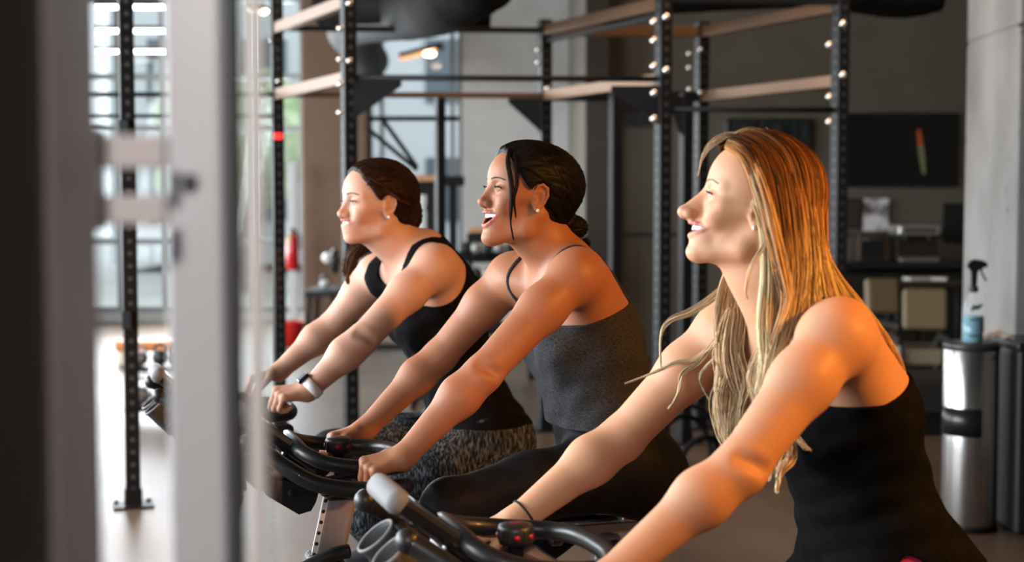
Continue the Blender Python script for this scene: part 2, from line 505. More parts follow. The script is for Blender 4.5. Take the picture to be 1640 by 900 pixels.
# ------------------------------------------------------------------ skin and cloth materials
def skin_mat(name, c, lip, rough=.52, sss=.35):
    m = mat(name, c, rough, sss=sss, spec=.45)
    nt, b = nodes(m)
    at_ = nt.nodes.new('ShaderNodeAttribute'); at_.attribute_name = 'tint'
    tc = nt.nodes.new('ShaderNodeTexCoord'); nz = nt.nodes.new('ShaderNodeTexNoise'); nz.inputs['Scale'].default_value = 22; nz.inputs['Detail'].default_value = 6
    mx = nt.nodes.new('ShaderNodeMix'); mx.data_type = 'RGBA'; mx.blend_type = 'MULTIPLY'
    mr = nt.nodes.new('ShaderNodeMapRange'); mr.inputs[3].default_value = .9; mr.inputs[4].default_value = 1.08
    nt.links.new(tc.outputs['Object'], nz.inputs[0]); nt.links.new(nz.outputs[0], mr.inputs[0])
    mx.inputs[0].default_value = 1
    nt.links.new(at_.outputs['Color'], mx.inputs[6]); nt.links.new(mr.outputs[0], mx.inputs[7])
    nt.links.new(mx.outputs[2], b.inputs['Base Color'])
    n2 = nt.nodes.new('ShaderNodeTexNoise'); n2.inputs['Scale'].default_value = 380; n2.inputs['Detail'].default_value = 3
    nt.links.new(tc.outputs['Object'], n2.inputs[0])
    bp = nt.nodes.new('ShaderNodeBump'); bp.inputs['Strength'].default_value = .12; bp.inputs['Distance'].default_value = .002
    nt.links.new(n2.outputs[0], bp.inputs['Height']); nt.links.new(bp.outputs[0], b.inputs['Normal'])
    return m
def hair_mat():
    m = mat('hair strands', (.3, .2, .1), .5, spec=.15)
    nt, b = nodes(m)
    a = nt.nodes.new('ShaderNodeAttribute'); a.attribute_name = 'tint'
    nt.links.new(a.outputs['Color'], b.inputs['Base Color'])
    return m
def cap_mat(name, c1, c2, rough=.4):
    return noise_mat(name, c1, c2, 60, rough, (1, 1, 1), 3, .35, .65, .05, 0, .10)

# ------------------------------------------------------------------ a whole rider
def wr(p, amp, freq, seed=0, st=(1, 1, 1)):
    """soft cloth folds"""
    x = p * np.array(st)
    return amp * (np.sin(freq * (x[:, 2] + .35 * x[:, 0] + .2 * np.sin(9 * x[:, 1] + seed)) + seed) * .6 + np.sin(freq * 1.9 * (x[:, 2] - .3 * x[:, 1]) + 2 * seed + 3 * np.sin(12 * x[:, 0])) * .4)

def make_rider(Fm, q):
    root = empty('person'); root.matrix_world = Fm.matrix(); root['label'] = q['label']; root['category'] = 'person'
    h = q.get('h', .003)
    P = {k: np.array(v, float) for k, v in q['j'].items()}
    torso = Field()
    pel, wa, ri, ch, nb = P['pelvis'], P['waist'], P['ribs'], P['chest'], P['neck']
    def lean(a, b): return math.degrees(math.atan2(a[0] - b[0], a[2] - b[2]))
    l1, l2, l3 = lean(wa, pel), lean(ri, wa), lean(ch, ri)
    g = q.get('girth', 1.0)
    hipw = q.get('hip', .165)
    torso.ell(pel, (.108 * g, hipw, .11), .03, rotY(l1))
    torso.sym('ell', pel + np.array((-.055, .078, -.035)), (.088, .084, .092), .05)
    torso.ell((pel + wa) / 2 + np.array((.004, 0, 0)), (.098 * g, hipw * .86, .11), .05, rotY(l1))
    torso.ell(wa, (.092 * g, .122 * g, .10), .05, rotY(l2))
    torso.ell((wa + ri) / 2, (.097 * g, .126 * g, .10), .05, rotY(l2))
    torso.ell(ri, (.108 * g, .138, .13), .05, rotY(l2))
    torso.ell(ch, (.088, .135, .085), .05, rotY(l3 + 6))
    hu = q.get('hump', 0)
    if hu: torso.cone(nb + np.array((-.035, 0, .004)) + np.array((-hu * .5, 0, hu * .3)), ri + np.array((-.075 - hu * .4, 0, .045)), .050, .062, .04, ys=(1, .72, 1))
    fw = np.array((math.cos(math.radians(l3)), 0, -math.sin(math.radians(l3))))
    bu = q.get('bust', .052)
    torso.sym('ell', ri + fw * (.072 * g) + np.array((0, .062, .012)), (bu, bu * 1.05, bu), .035)
    for s_, k in ((1, 'n'), (-1, 'f')):
        S = P['sh_' + k]
        torso.cone(nb + np.array((-.012, .02 * s_, -.012)), S + np.array((-.015, -.02 * s_, .012)), .040, .040, .04)       # trapezius
        torso.cone(S + np.array((-.05, -.04 * s_, -.03)), ri + np.array((-.055, .065 * s_, .02)), .042, .04, .04)          # shoulder blade
        torso.cone(S + np.array((.012, -.045 * s_, -.012)), ch + np.array((.055, .03 * s_, .0)), .034, .03, .03)            # chest to shoulder
        torso.cone(S + np.array((-.02, -.035 * s_, -.02)), ri + np.array((-.02, .10 * s_, -.02)), .045, .045, .045)
    legs = Field()
    for s_, k in ((1, 'n'), (-1, 'f')):
        H, K, A = P['hip_' + k], P['knee_' + k], P['ank_' + k]
        legs.cone(H, H * .45 + K * .55 + np.array((0, 0, .006)), .088 * q.get('leg', 1), .070 * q.get('leg', 1), .04)
        legs.cone(H * .45 + K * .55 + np.array((0, 0, .006)), K, .070 * q.get('leg', 1), .054, .03)
        legs.ell(K + np.array((.006, 0, .002)), (.054, .052, .054), .02)
        c = K * .68 + A * .32 + np.array((-.022, 0, -.004))
        legs.cone(K + np.array((-.004, 0, -.01)), c, .047, .052, .03)
        legs.cone(c, A, .050, .030, .03)
    body = Field()
    body.ops = list(torso.ops)
    for op in legs.ops: body.ops.append((op[0], op[1], op[2], max(op[3], .03), 'u'))
    hands = {}
    for s_, k in ((1, 'n'), (-1, 'f')):
        S, E, W = P['sh_' + k], P['el_' + k], P['wr_' + k]
        ar = q.get('arm', 1.0)
        out = np.array((0, s_, 0.0))
        dr = nrm(E - S)
        body.ell(S + out * .004 + np.array((.004, 0, -.004)), (.052 * ar, .050 * ar, .054 * ar), .035)
        m1 = S * .62 + E * .38 + np.array((0, 0, .004))
        body.cone(S + dr * .02, m1, .050 * ar, .0465 * ar, .03)
        body.cone(m1, E, .0465 * ar, .038 * ar, .03)
        m2 = E * .72 + W * .28
        pe = nrm(np.cross(nrm(W - E), out)) * (1 if s_ > 0 else -1)
        body.cone(E, m2 + np.array((.0, 0, .004)), .038 * ar, .0395 * ar, .02)
        body.cone(m2 + np.array((.0, 0, .003)), W, .039 * ar, .0245 * ar, .03, ys=(1, 1.08, 1))
        body.ell(W, (.025, .028, .021), .02)
        body.cone(E + np.array((.012, .036 * s_, .024)), E + np.array((-.022, .038 * s_, .006)), .007, .004, .022, mode='s')     # crook of the elbow
        hd = q['hands'][k]
        hands[k] = hand_ops(body, W, hd['d'], hd['n'], hd.get('s', (0, -s_, 0)), hd.get('curls', (45, 60, 35)), hd.get('spread', 0), hd.get('thumb', ((.45, .75, -.35), (.8, .35, -.45), (.9, .1, -.4))), hd.get('scale', .96), hd.get('per'))
        A = P['ank_' + k]
        body.cone(A, A + np.array((-.02, 0, -.05)), .034, .03, .02)
        body.cone(A + np.array((-.03, 0, -.055)), A + np.array((.14, 0, -.075)), .032, .022, .02)
    # neck and head
    hq = q['head']
    R = None
    hh = math.radians(hq['heading']) - Fm.a; tl = math.radians(hq['tilt'])
    fh = np.array((math.cos(hh), math.sin(hh), 0)); lh = np.array((-math.sin(hh), math.cos(hh), 0)); Z = np.array((0, 0, 1.0))
    ro = math.radians(hq.get('roll', 0))
    xh = math.cos(tl) * fh + math.sin(tl) * Z; zh = -math.sin(tl) * fh + math.cos(tl) * Z
    yh = math.cos(ro) * lh + math.sin(ro) * zh; zh = math.cos(ro) * zh - math.sin(ro) * lh
    R = np.stack([xh, yh, zh], 1)
    sc = hq.get('scale', 1.0)
    hf = head_field(hq)
    tip = np.array((hq.get('nose', .116), 0, hq.get('nosez', -.034))) * sc
    off0 = hq.get('off', 0.0)
    O = Fm.loc(*hq['nose_px'], off0) - R @ tip
    for _ in range(4):                                          # the head sits over the spine, its nose on the traced pixel
        O2 = Fm.loc(*hq['nose_px'], (O + R @ tip)[1]) - R @ tip
        O = O2; O = Fm.loc(*hq['nose_px'], off0 + (R @ tip)[1]) - R @ tip
    def toh(p): return ((p - O) @ R) / sc
    hfun = lambda p: hf(p / sc) * sc
    nk = O + R @ (np.array((-.022, 0, -.050)) * sc)
    neck_r = hq.get('neck', .050)
    body.cone(nb + np.array((-.004, 0, -.03)), nb * .45 + nk * .55 + np.array(hq.get('nbend', (.0, 0, 0))), neck_r + .006, neck_r, .045)
    body.cone(nb * .45 + nk * .55 + np.array(hq.get('nbend', (.0, 0, 0))), nk, neck_r, neck_r * .98, .03)
    th_ = O + R @ (np.array(hq.get('throat', (.022, 0, -.078))) * sc)
    body.cone(th_, nb + np.array(hq.get('tbase', (.02, 0, .0))), .034, .045, .03)
    for s_ in (1, -1):                                          # the muscle from behind the ear to the collarbone
        body.cone(O + R @ (np.array((-.018, .052 * s_, -.040)) * sc), nb + np.array((.045, .012 * s_, -.035)), .014, .010, .02)
    body.sub(hfun, O, R, .19 * sc, .014)
    allp = np.array(list(P.values()) + [O])
    lo = allp.min(0) - (.24, .20, .20); hi = allp.max(0) + (.24, .18, .20)
    V, F = surface(body, lo, hi, h)
    V = relax(V, F, 1)
    me = np_mesh('body', V, F)
    # skin colour: lips, cheeks, brows and knuckles differ from the rest
    c = np.tile(np.array(q['skin']), (len(V), 1))
    hp = toh(V)
    hm = (np.abs(hp) < .16).all(1)
    LU, LL = hf.lips
    ay = hp.copy(); ay[:, 1] = np.abs(ay[:, 1])
    dl = np.minimum.reduce([seg_dist(ay, LL[i], LL[i + 1]) for i in range(4)] + [seg_dist(ay, LU[i], LU[i + 1]) for i in range(4)])
    t = (np.clip((.0056 - dl) / .0016, 0, 1) * hm)[:, None]
    c = c * (1 - t) + np.array(q['lip']) * t
    inside = hm & (hf.opening(hp) < .0015) & (dl > .0035) & (hp[:, 0] < .090 + hf.mx - hf.bend * ay[:, 1] ** 2)
    c[inside] = (.20, .035, .028)
    t = (np.clip(1 - np.linalg.norm((ay - (.068, .042, -.026)) / (.03, .026, .022), axis=1), 0, 1) * .5 * hm)[:, None]
    c = c * (1 - t) + c * np.array((1.04, .74, .70)) * t
    vcol(me, 'tint', c)
    link_mesh('body', me, skin_mat(q['name'] + ' skin', q['skin'], q['lip'], sss=q.get('sss', .3)), root)
    # clothing
    for cl in q['clothes']:
        if cl['kind'] == 'top':
            region = cl['region']
            base = Field(); base.ops = list(torso.ops) + [(o[0], o[1], o[2], max(o[3], .03), 'u') for o in legs.ops[:2] + legs.ops[5:7]]
            fn = lambda p, cl=cl, base=base: np.maximum(base(p) - cl.get('off', .004) - wr(p, cl.get('amp', .0012), cl.get('freq', 70), cl.get('seed', 1)) - (cl['loose'](p) if 'loose' in cl else 0), cl['region'](p))
        else:
            base = Field(); base.ops = [(o[0], o[1], o[2], o[3], o[4]) for o in torso.ops[:9]] + [(o[0], o[1], o[2], max(o[3], .03), 'u') for o in legs.ops]
            fn = lambda p, cl=cl, base=base: np.maximum(base(p) - cl.get('off', .003) - wr(p, cl.get('amp', .0006), cl.get('freq', 60), 2), cl['region'](p))
        v, fc = surface(fn, lo, hi, h)
        v = relax(v, fc, 3)
        m_ = np_mesh(cl['name'], v, fc)
        link_mesh(cl['name'], m_, cl['mat'], root)['label'] = cl['label']
    for k in ('n', 'f'):
        A = P['ank_' + k]; f = Field()
        f.cone(A + np.array((-.035, 0, -.055)), A + np.array((.06, 0, -.052)), .043, .036, .02)
        f.cone(A + np.array((.04, 0, -.062)), A + np.array((.165, 0, -.082)), .040, .028, .02, ys=(1, .9, 1))
        f.cone(A + np.array((0, 0, .0)), A + np.array((-.01, 0, -.05)), .042, .040, .02)
        fn = lambda p, f=f, A=A: np.maximum(f(p), np.maximum(p[:, 2] - (A[2] + .012), (A[2] - .112) - p[:, 2]))
        v, fc = surface(fn, A - (.12, .09, .16), A + (.24, .09, .08), .004)
        so = link_mesh('shoe', np_mesh('shoe', v, fc), mat('trainer fabric', (.05, .05, .055), .7), root)
        sl = MB(); sl.prism([(-.08, -.045), (.02, -.04), (.16, -.04), (.205, 0), (.16, .04), (.02, .04), (-.08, .045), (-.098, 0)], tuple(A + (0, 0, -.128)), (1, 0, 0), (0, 1, 0), (0, 0, .022))
        sl.build('sole', mat('trainer sole', (.75, .75, .74), .6), so)
    # face details
    B = lambda l: O + R @ (np.array(l, float) * sc)
    wide = hq.get('wide', 1)
    for s_ in (1, -1):
        e = MB(); e.ball(B((.0745, .031 * s_, -.001)), .0122 * sc, 20, 14, mi=0)
        gaze = nrm(R @ np.array((.93, .10 * s_, .0 + hq.get('gaze', 0))))
        e.ball(B((.0745, .031 * s_, -.001)) + gaze *   .0058 * sc, .0076 * sc, 16, 10, mi=1)
        eo = e.build('eye', [mat('eye white', (.27, .24, .23), .4), mat(q['name'] + ' iris', q.get('iris', (.06, .03, .02)), .15)], root)
        # lids over the eyeball: a dome with an almond slit
        lid = Field(); lid.ell((.0735, .031 * s_, -.001), (.0140, .0150, .0134), .003)
        op = hq.get('open', .0030)
        ca, sa = math.cos(.38 * s_), math.sin(.38 * s_)
        def lf(p, lid=lid, s_=s_, op=op):
            d = lid(p); y = (p[:, 1] - .0315 * s_) / .0128
            zc = -.0022 + .0026 * y * s_ * .4 - (-.0016) * (1 - y * y)
            half = op * np.sqrt(np.clip(1 - y * y, 0, 1))
            slit = np.abs(p[:, 2] - zc) - half
            d = np.maximum(d, -np.maximum(slit, .070 - p[:, 0]))
            return d
        v, fc = surface(lf, (.055, .031 * s_ - .02, -.02), (.095, .031 * s_ + .02, .02), .0007)
        v = relax(v, fc, 1)
        v = (v * sc) @ R.T + O
        ml = np_mesh('eyelid', v, fc); vcol(ml, 'tint', np.tile(np.array(q['skin']) * .93, (len(v), 1)))
        link_mesh('eyelid', ml, MATS[q['name'] + ' skin'], eo)
        la = MB()
        ys = np.linspace(-1, 1, 13)
        line = []
        for y in ys:
            zc = -.0022 + .0026 * y * .4 + .0016 * (1 - y * y) + op * math.sqrt(max(0, 1 - y * y))
            yy = .0128 * y
            xx = .0735 + .0144 * math.sqrt(max(0, 1 - (yy / .0150) ** 2 - (zc / .0134) ** 2))
            line.append((xx, .0315 * s_ + yy * s_, zc))
        la.tube([B(l) for l in line], [  .0006 + .0013 * math.sin(math.pi * (i + 1) / 14) for i in range(13)], 6)
        for i in range(2, 13):
            l = np.array(line[i])
            tipl = l + np.array((.0055, .0035 * s_ * (i - 5) / 6, .0022))
            la.tube([B(l), B((l + tipl) / 2 + (0, 0, -.0008)), B(tipl)], [.0005, .0004, .0001], 4)
        la.build('eyelash', mat('eyelash', (.012, .008, .006), .6), eo)
        # brow: short hairs laid along an arc
        br = MB()
        for i in range(46):
            t = i / 45; y = .012 + .034 * t
            z = .0185 + .0055 * math.sin(math.pi * min(1, t * 1.05) * .78) - .003 * t
            x = .0905 - .020 * t ** 1.5 - .002
            for j in range(3):
                z2 = z + (j - 1) * .0013 * (1 - .6 * t)
                p0 = np.array((x, y * s_, z2))
                br.tube([B(p0), B(p0 + np.array((-.0022, .0045 * s_, .0014 - .002 * t)))], [.0008, .0003], 4)
        bo = br.build('eyebrow', mat(q['name'] + ' brow', q.get('brow', (.06, .03, .02)), .7), root)
        # push brow onto the skin
        me_b = bo.data; co = np.empty(len(me_b.vertices) * 3); me_b.vertices.foreach_get('co', co); co = co.reshape(-1, 3)
        hpv = toh(co)
        for _ in range(8):
            dd = hf(hpv); hpv[:, 0] -= (dd - .0004) * 1.1
        me_b.vertices.foreach_set('co', (((hpv * sc) @ R.T) + O).ravel()); me_b.update()
    # teeth, set along the arch
    th = MB(); th2 = MB()
    jw = hq.get('jaw', 0)
    for row, mb in ((0, th), (1, th2)):
        y = 0.0; i = 0
        for i in range(6):
            ww = (.0082, .0068, .0072, .0066, .0062, .006)[i] * (1 if row == 0 else .85)
            slope = 2 * hf.bend * (y + ww * .4)
            dy = ww / math.sqrt(1 + slope * slope)
            yc = y + dy / 2
            if yc > hf.wm - .002: break
            for s_ in (1, -1):
                x = (.0885 if row == 0 else .0845) + hf.mx - hf.bend * .92 * yc * yc
                z = hf.zu - .0065 + .0010 * i if row == 0 else hf.zl + .0025 + .0006 * i
                Rz = Matrix(R.tolist()) @ Matrix.Rotation(s_ * math.atan(slope), 3, 'Z')
                mb.box(tuple(B((x - .002, yc * s_, z))), (.0055 * sc, ww * .97 * sc, ((.0112, .0100, .0108, .0095, .009, .008)[i] if row == 0 else .008) * sc), Rz, .0013)
            y += dy
    tm = mat('tooth enamel', (.86, .84, .78), .25, coat=.3)
    th.build('teeth', tm, root)
    if hq.get('lower', True): th2.build('teeth', tm, root)
    tg = MB(); tg.ball(B((.062, 0, hf.zl + .001)), .016 * sc, 16, 10, (1.2, 1, .35), Matrix(R.tolist()))
    tg.build('tongue', mat('tongue', (.45, .12, .10), .4), root)
    # earring
    if hq.get('earring', True):
        for s_ in (1, -1):
            er = MB(); er.ball(B((hq.get('earx', .006) - .002, .0795 * s_ * wide, hq.get('earz', -.035))), .0042 * sc, 14, 10); er.build('earring', mat('pearl stud', (.9, .86, .82), .12, coat=1), root, 'small round pearl stud')
    q['_'] = dict(O=O, R=R, sc=sc, toh=toh, B=B, root=root, lo=lo, hi=hi, hf=hf, body=body, hands=hands, torso=torso, P=P)
    print(q['name'], 'px: head', Fm.px(O), 'eye', Fm.px(B((.086, .031, 0))), 'fareye', Fm.px(B((.086, -.031, 0))), 'chin', Fm.px(B((.078, 0, -.11))), 'lobe', Fm.px(B((-.003, .0795, -.035))), 'top', Fm.px(B((0, 0, .112))), 'nape', Fm.px(B((-.1, 0, 0))), 'fingers', [Fm.px(t) for k in 'nf' for t in hands[k][:1]])
    return root

def hair_cap(q, name, material, hx, off=.010, groove=.0014, bun=None, bun2=None, freq=44, extra=None):
    """Combed back hair: the skull grown outward behind a hairline; grooves run towards the bun."""
    I = q['_']; O, R, sc = I['O'], I['R'], I['sc']
    bc = np.array(bun[0]) if bun else np.array((-.1, 0, -.02))
    zs, xs = zip(*hx)
    ecx = q['head'].get('earx', .006) - .004
    f = Field()
    bk = q['head'].get('back', 0)
    f.ell((-.012 + bk / 2, 0, .028), (.098 - bk / 2 + off, .075 + off, .083 + off), .02)
    f.ell((.030, 0, .034), (.057 + off * .6, .058 + off, .058 + off * .9), .03)
    f.ell((-.045, 0, -.035), (.055, .055, .055), .03)
    if extra: extra(f)
    q['_']['cap'] = f; q['_']['bun'] = bun; q['_']['hl'] = (zs, xs)
    bf = Field()
    if bun: bf.ell(bun[0], bun[1], .012, rotY(bun[2]) if len(bun) > 2 else None)
    if bun2: bf.ell(bun2[0], bun2[1], .012)
    def fn(p):
        v = p - bc; phi = np.arctan2(v[:, 1], v[:, 2] + .02)
        rr = np.linalg.norm(v, axis=1)
        g = groove * (np.sin(phi * freq + 6 * np.sin(rr * 18)) * .6 + np.sin(phi * freq * 2.3 + rr * 40) * .4)
        d = f(p) - g
        hl = np.interp(p[:, 2] + .004 * np.sin(p[:, 1] * 160), zs, xs)
        d = smax(d, (p[:, 0] - hl) * .85, .006)
        e = np.sqrt(((p[:, 0] - ecx) / .022) ** 2 + ((p[:, 2] + .008) / .031) ** 2); d = smax(d, (1 - e) * .02 - (np.abs(p[:, 1]) < .05), .004)
        if bun:
            b = bf(p) - groove * 1.3 * np.sin(np.arctan2(p[:, 2] - bc[2], p[:, 0] - bc[0] + p[:, 1] * .6) * 14 + 40 * p[:, 1])
            d = smin(d, b, .012)
        return d
    v, fc = surface(fn, (-.26, -.13, -.20), (.13, .13, .17), .0022)
    v = relax(v, fc, 1, .4)
    v = (v * sc) @ R.T + O
    return link_mesh(name, np_mesh(name, v, fc), material, I['root'])

class Strands:
    def __init__(s, sides=3): s.pre = None; s.V = []; s.F = []; s.C = []; s.n = 0; s.sides = sides
    def strand(s, pts, r, cols):
        if s.pre is not None: pts = s.pre(pts)
        m = len(pts); k = s.sides
        t = np.gradient(pts, axis=0); t /= np.linalg.norm(t, axis=1)[:, None] + 1e-9
        u = np.cross(t, rng.normal(size=3)); u /= np.linalg.norm(u, axis=1)[:, None] + 1e-9
        w = np.cross(t, u)
        rs = r * np.minimum(1, np.minimum(np.arange(m) + 1.5, (m - 1 - np.arange(m)) * .35 + .15) / 1.0)
        ring = []
        for j in range(k):
            a = 2 * math.pi * j / k
            ring.append(pts + (u * math.cos(a) + w * math.sin(a)) * rs[:, None])
        V = np.stack(ring, 1).reshape(-1, 3)
        i = np.arange(m - 1)[:, None] * k; j = np.arange(k)[None]
        a = i + j; b = i + (j + 1) % k
        F = np.stack([a, b, b + k, a + k], -1).reshape(-1, 4) + s.n
        s.V.append(V); s.F.append(F); s.C.append(np.repeat(cols, k, axis=0)); s.n += len(V)
    def sheet(s, guides, N, n=22, jit=.006, r=.0007, wave=.004, wl=.09, roots=(.2, .1, .04), tips=(.7, .5, .3), bright=.25, cut=.25, depth=.006, midc=None):
        """Strands between neighbouring guide curves."""
        G = np.array([spline(g, n) for g in guides])
        for _ in range(N):
            x = rng.random() * (len(G) - 1); i = min(int(x), len(G) - 2); u = x - i
            p = G[i] * (1 - u) + G[i + 1] * u
            T = np.linspace(0, 1, n)
            ph = rng.random(2) * 6.28; am = wave * rng.uniform(.4, 1.3)
            arc = np.concatenate([[0], np.cumsum(np.linalg.norm(np.diff(p, axis=0), axis=1))])
            o1 = rng.normal(size=3); o2 = rng.normal(size=3)
            grow = (.25 + .75 * T ** .8)[:, None]
            p = p + o1 * jit * grow + (np.sin(arc / wl * 6.28 + ph[0] + u * 3)[:, None] * nrm(o2) * am) * grow
            if cut: 
                e = int(n * (1 - rng.random() ** 2 * cut)); e = max(e, 8); p = p[:e]; T = T[:e]
            b = 1 + rng.normal() * bright + (.30 * math.sin(x * 9.0 + 1.3) + .22 * math.sin(x * 23 + .5) if midc is not None else 0)
            tt = np.clip(T * 1.5 + rng.normal() * .12, 0, 1)[:, None]
            if midc is None: col = np.array(roots) * (1 - tt) + np.array(tips) * tt
            else:
                th = np.clip(T + rng.normal() * .07 - .28 * (x < .8), 0, 1)
                col = np.stack([np.interp(th, [0, .10, .34, .62, 1], [roots[c], roots[c] * 1.3, midc[c], tips[c], tips[c]]) for c in range(3)], 1) if x > .8 else np.stack([np.interp(th, [0, .12, .3, 1], [midc[c], tips[c] * .75, tips[c], tips[c]]) for c in range(3)], 1)
            s.strand(p, r * rng.uniform(.7, 1.3), np.clip(col * max(.35, b), 0, 1))
    def lock(s, guide, N, n=22, rad=.006, **kw):
        """A lock of strands following one curve and closing to a tip."""
        g = spline(guide, n); T = np.linspace(0, 1, n)
        r = kw.get('r', .0006); wave = kw.get('wave', .002); roots = np.array(kw.get('roots', (.2, .1, .04))); tips = np.array(kw.get('tips', (.7, .5, .3)))
        for _ in range(N):
            o1 = rng.normal(size=3); o2 = nrm(rng.normal(size=3)); ph = rng.random() * 6.28
            p = g + o1 * rad * (np.sin(np.clip(T * 1.1 + .12, 0, 1) * math.pi) ** .6)[:, None] * .6 + o2 * (np.sin(T * 9 + ph) * wave)[:, None]
            b = 1 + rng.normal() * kw.get('bright', .2); tt = np.clip(T * 1.3 + rng.normal() * .1, 0, 1)[:, None]
            s.strand(p, r * rng.uniform(.7, 1.3), np.clip((roots * (1 - tt) + tips * tt) * max(.35, b), 0, 1))
    def build(s, name, parent):
        me = np_mesh(name, np.concatenate(s.V), np.concatenate(s.F)); vcol(me, 'tint', np.concatenate(s.C))
        return link_mesh(name, me, hair_mat(), parent)

def push_fn(q, off=.0035):
    """Keeps the centre line of a strand outside the scalp."""
    I = q['_']; f = Field()
    bk = q['head'].get('back', 0)
    f.ell((-.012 + bk / 2, 0, .028), (.102 - bk / 2, .079, .087), .02); f.ell((.030, 0, .034), (.059, .062, .062), .03); f.ell((-.045, 0, -.035), (.055 - bk / 2, .055, .055), .03)
    f.ell((-.02 + bk / 2, 0, -.02), (.075 - bk / 2, .070, .06), .03)
    c = np.array((-.01, 0, .01))
    def fn(p):
        h = I['toh'](p); w = np.flatnonzero((np.abs(h) < .15).all(1))
        if len(w) < 3: return p
        o = off + abs(rng.normal()) * .003
        a = h[w]; dr = a - c; dr[:, 2] *= .6; dr /= np.linalg.norm(dr, axis=1)[:, None] + 1e-9
        for _ in range(4): a = a + dr * np.clip(o - f(a), 0, .05)[:, None]
        h[w] = a
        h[1:-1] = h[1:-1] * .4 + (h[:-2] + h[2:]) * .3
        h[1:-1] = h[1:-1] * .4 + (h[:-2] + h[2:]) * .3
        return (h * I['sc']) @ I['R'].T + I['O']
    return fn
def combed(q, N, roots, tips, r=.0005, n=18, lift=.0006):
    """Strands combed from the hairline to the bun, lying on the cap."""
    I = q['_']; f = I['cap']; zs, xs = I['hl']; b = np.array(I['bun'][0]); S = Strands()
    P = []
    for _ in range(N):
        z = rng.uniform(-.10, .078) if rng.random() < .55 else .078 - abs(rng.normal()) * .012
        sg = 1 if rng.random() < .72 else -1
        x = np.interp(z, zs, xs) + rng.uniform(-.006, .006); 
        if z > .060: x += rng.uniform(-.02, -.002)
        # start on the cap surface at (x, z)
        y = sg * .12 if z < .070 else sg * rng.uniform(0, .06)
        if z >= .070: z = .20
        P.append((x, y, z))
    P = np.array(P); c = np.array((-.01, 0, .02))
    st = P.copy()
    dr = c - st; dr[:, 0] = 0; dr /= np.linalg.norm(dr, axis=1)[:, None]
    for _ in range(30): d = f(st); st += dr * np.clip(d, -.01, .02)[:, None] * .9
    T = np.linspace(0, 1, n)[None, :, None]
    end = b + rng.normal(size=(N, 3)) * .008
    pts = st[:, None] * (1 - T) + end[:, None] * T
    side = rng.normal(size=(N, 1, 1)) * .004
    pts[:, :, 2:3] += np.sin(T * 3.14) * side
    flat = pts.reshape(-1, 3)
    out = flat - c; out[:, 0] *= .35; out /= np.linalg.norm(out, axis=1)[:, None] + 1e-9
    for _ in range(14): d = f(flat); flat += out * np.clip(lift - d, -.02, .03)[:, None] * .8
    ec = q['head'].get('earx', .006) - .004                        # no hair across the ear
    hit = (((flat[:, 0] - ec) / .0225) ** 2 + ((flat[:, 2] + .008) / .032) ** 2 < 1) & (np.abs(flat[:, 1]) > .045)
    skip = hit.reshape(N, n).any(1) | (flat[:, 0] > np.interp(flat[:, 2], zs, xs) + .012).reshape(N, n).any(1)
    pts = flat.reshape(N, n, 3) + rng.normal(size=(N, 1, 3)) * .0007
    for i in range(N):
        p = (pts[i] * I['sc']) @ I['R'].T + I['O']
        if skip[i] or np.isnan(p).any(): continue
        bcol = max(.3, 1 + rng.normal() * .35); t = np.linspace(0, 1, n)[:, None]
        S.strand(p, r * rng.uniform(.7, 1.4), np.clip((np.array(roots) * (1 - t) + np.array(tips) * t) * bcol, 0, 1))
    return S.build('combed_hair', I['root'])

def body_strap(q, name, y0, y1, y2, c, t0, t1, r, material):
    """A thin strap lying on the skin, over the shoulder."""
    I = q['_']; o = MB(); pts = []
    for i in range(36):
        t = i / 35; th = math.radians(t0 + (t1 - t0) * t)
        y = y0 + (y1 - y0) * min(1, t * 2) if t < .5 else y1 + (y2 - y1) * (t * 2 - 1)
        d = np.array((math.cos(th), 0, math.sin(th))); p = np.array((c[0], y, c[1])) + d * .24
        for _ in range(40):
            v = I['body'](p[None])[0]
            if v < .0002: break
            p = p - d * min(v, .02) * .8
        pts.append(p + d * .0012)
    pts = np.array(pts)
    for _ in range(3): pts[1:-1] = pts[1:-1] * .5 + (pts[:-2] + pts[2:]) * .25
    o.tube(pts, r, 10)
    return o.build(name, material, I['root'])
# ------------------------------------------------------------------ the three riders
ANG = 18
FR3 = Frame(1290, 520, 2.38, ANG)
FR2 = Frame(900, 430, 3.20, ANG)
FR1 = Frame(680, 420, 3.90, ANG)
BLACK = noise_mat('black jersey', (.0032, .0032, .0038), (.006, .006, .007), 40, .85, (1, 1, 1), 3, .3, .7, .1, 0, .08)
LEG2 = noise_mat('black leggings', (.0035, .0038, .005), (.007, .0075, .010), 30, .62, spec=.12)
HEATH = noise_mat('charcoal heather knit', (.014, .014, .015), (.058, .058, .062), 190, .9, (1, 1, 2.6), 6, .30, .72, .12, 0, .15)
LEG1 = noise_mat('grey streaked leggings', (.010, .012, .015), (.17, .18, .19), 46, .85, (5.5, 4, .9), 5, .46, .70, .1, 0, .1)

def hip_ankles(n_knee, f_knee, n_ped, f_ped):
    return n_knee, f_knee, n_ped, f_ped

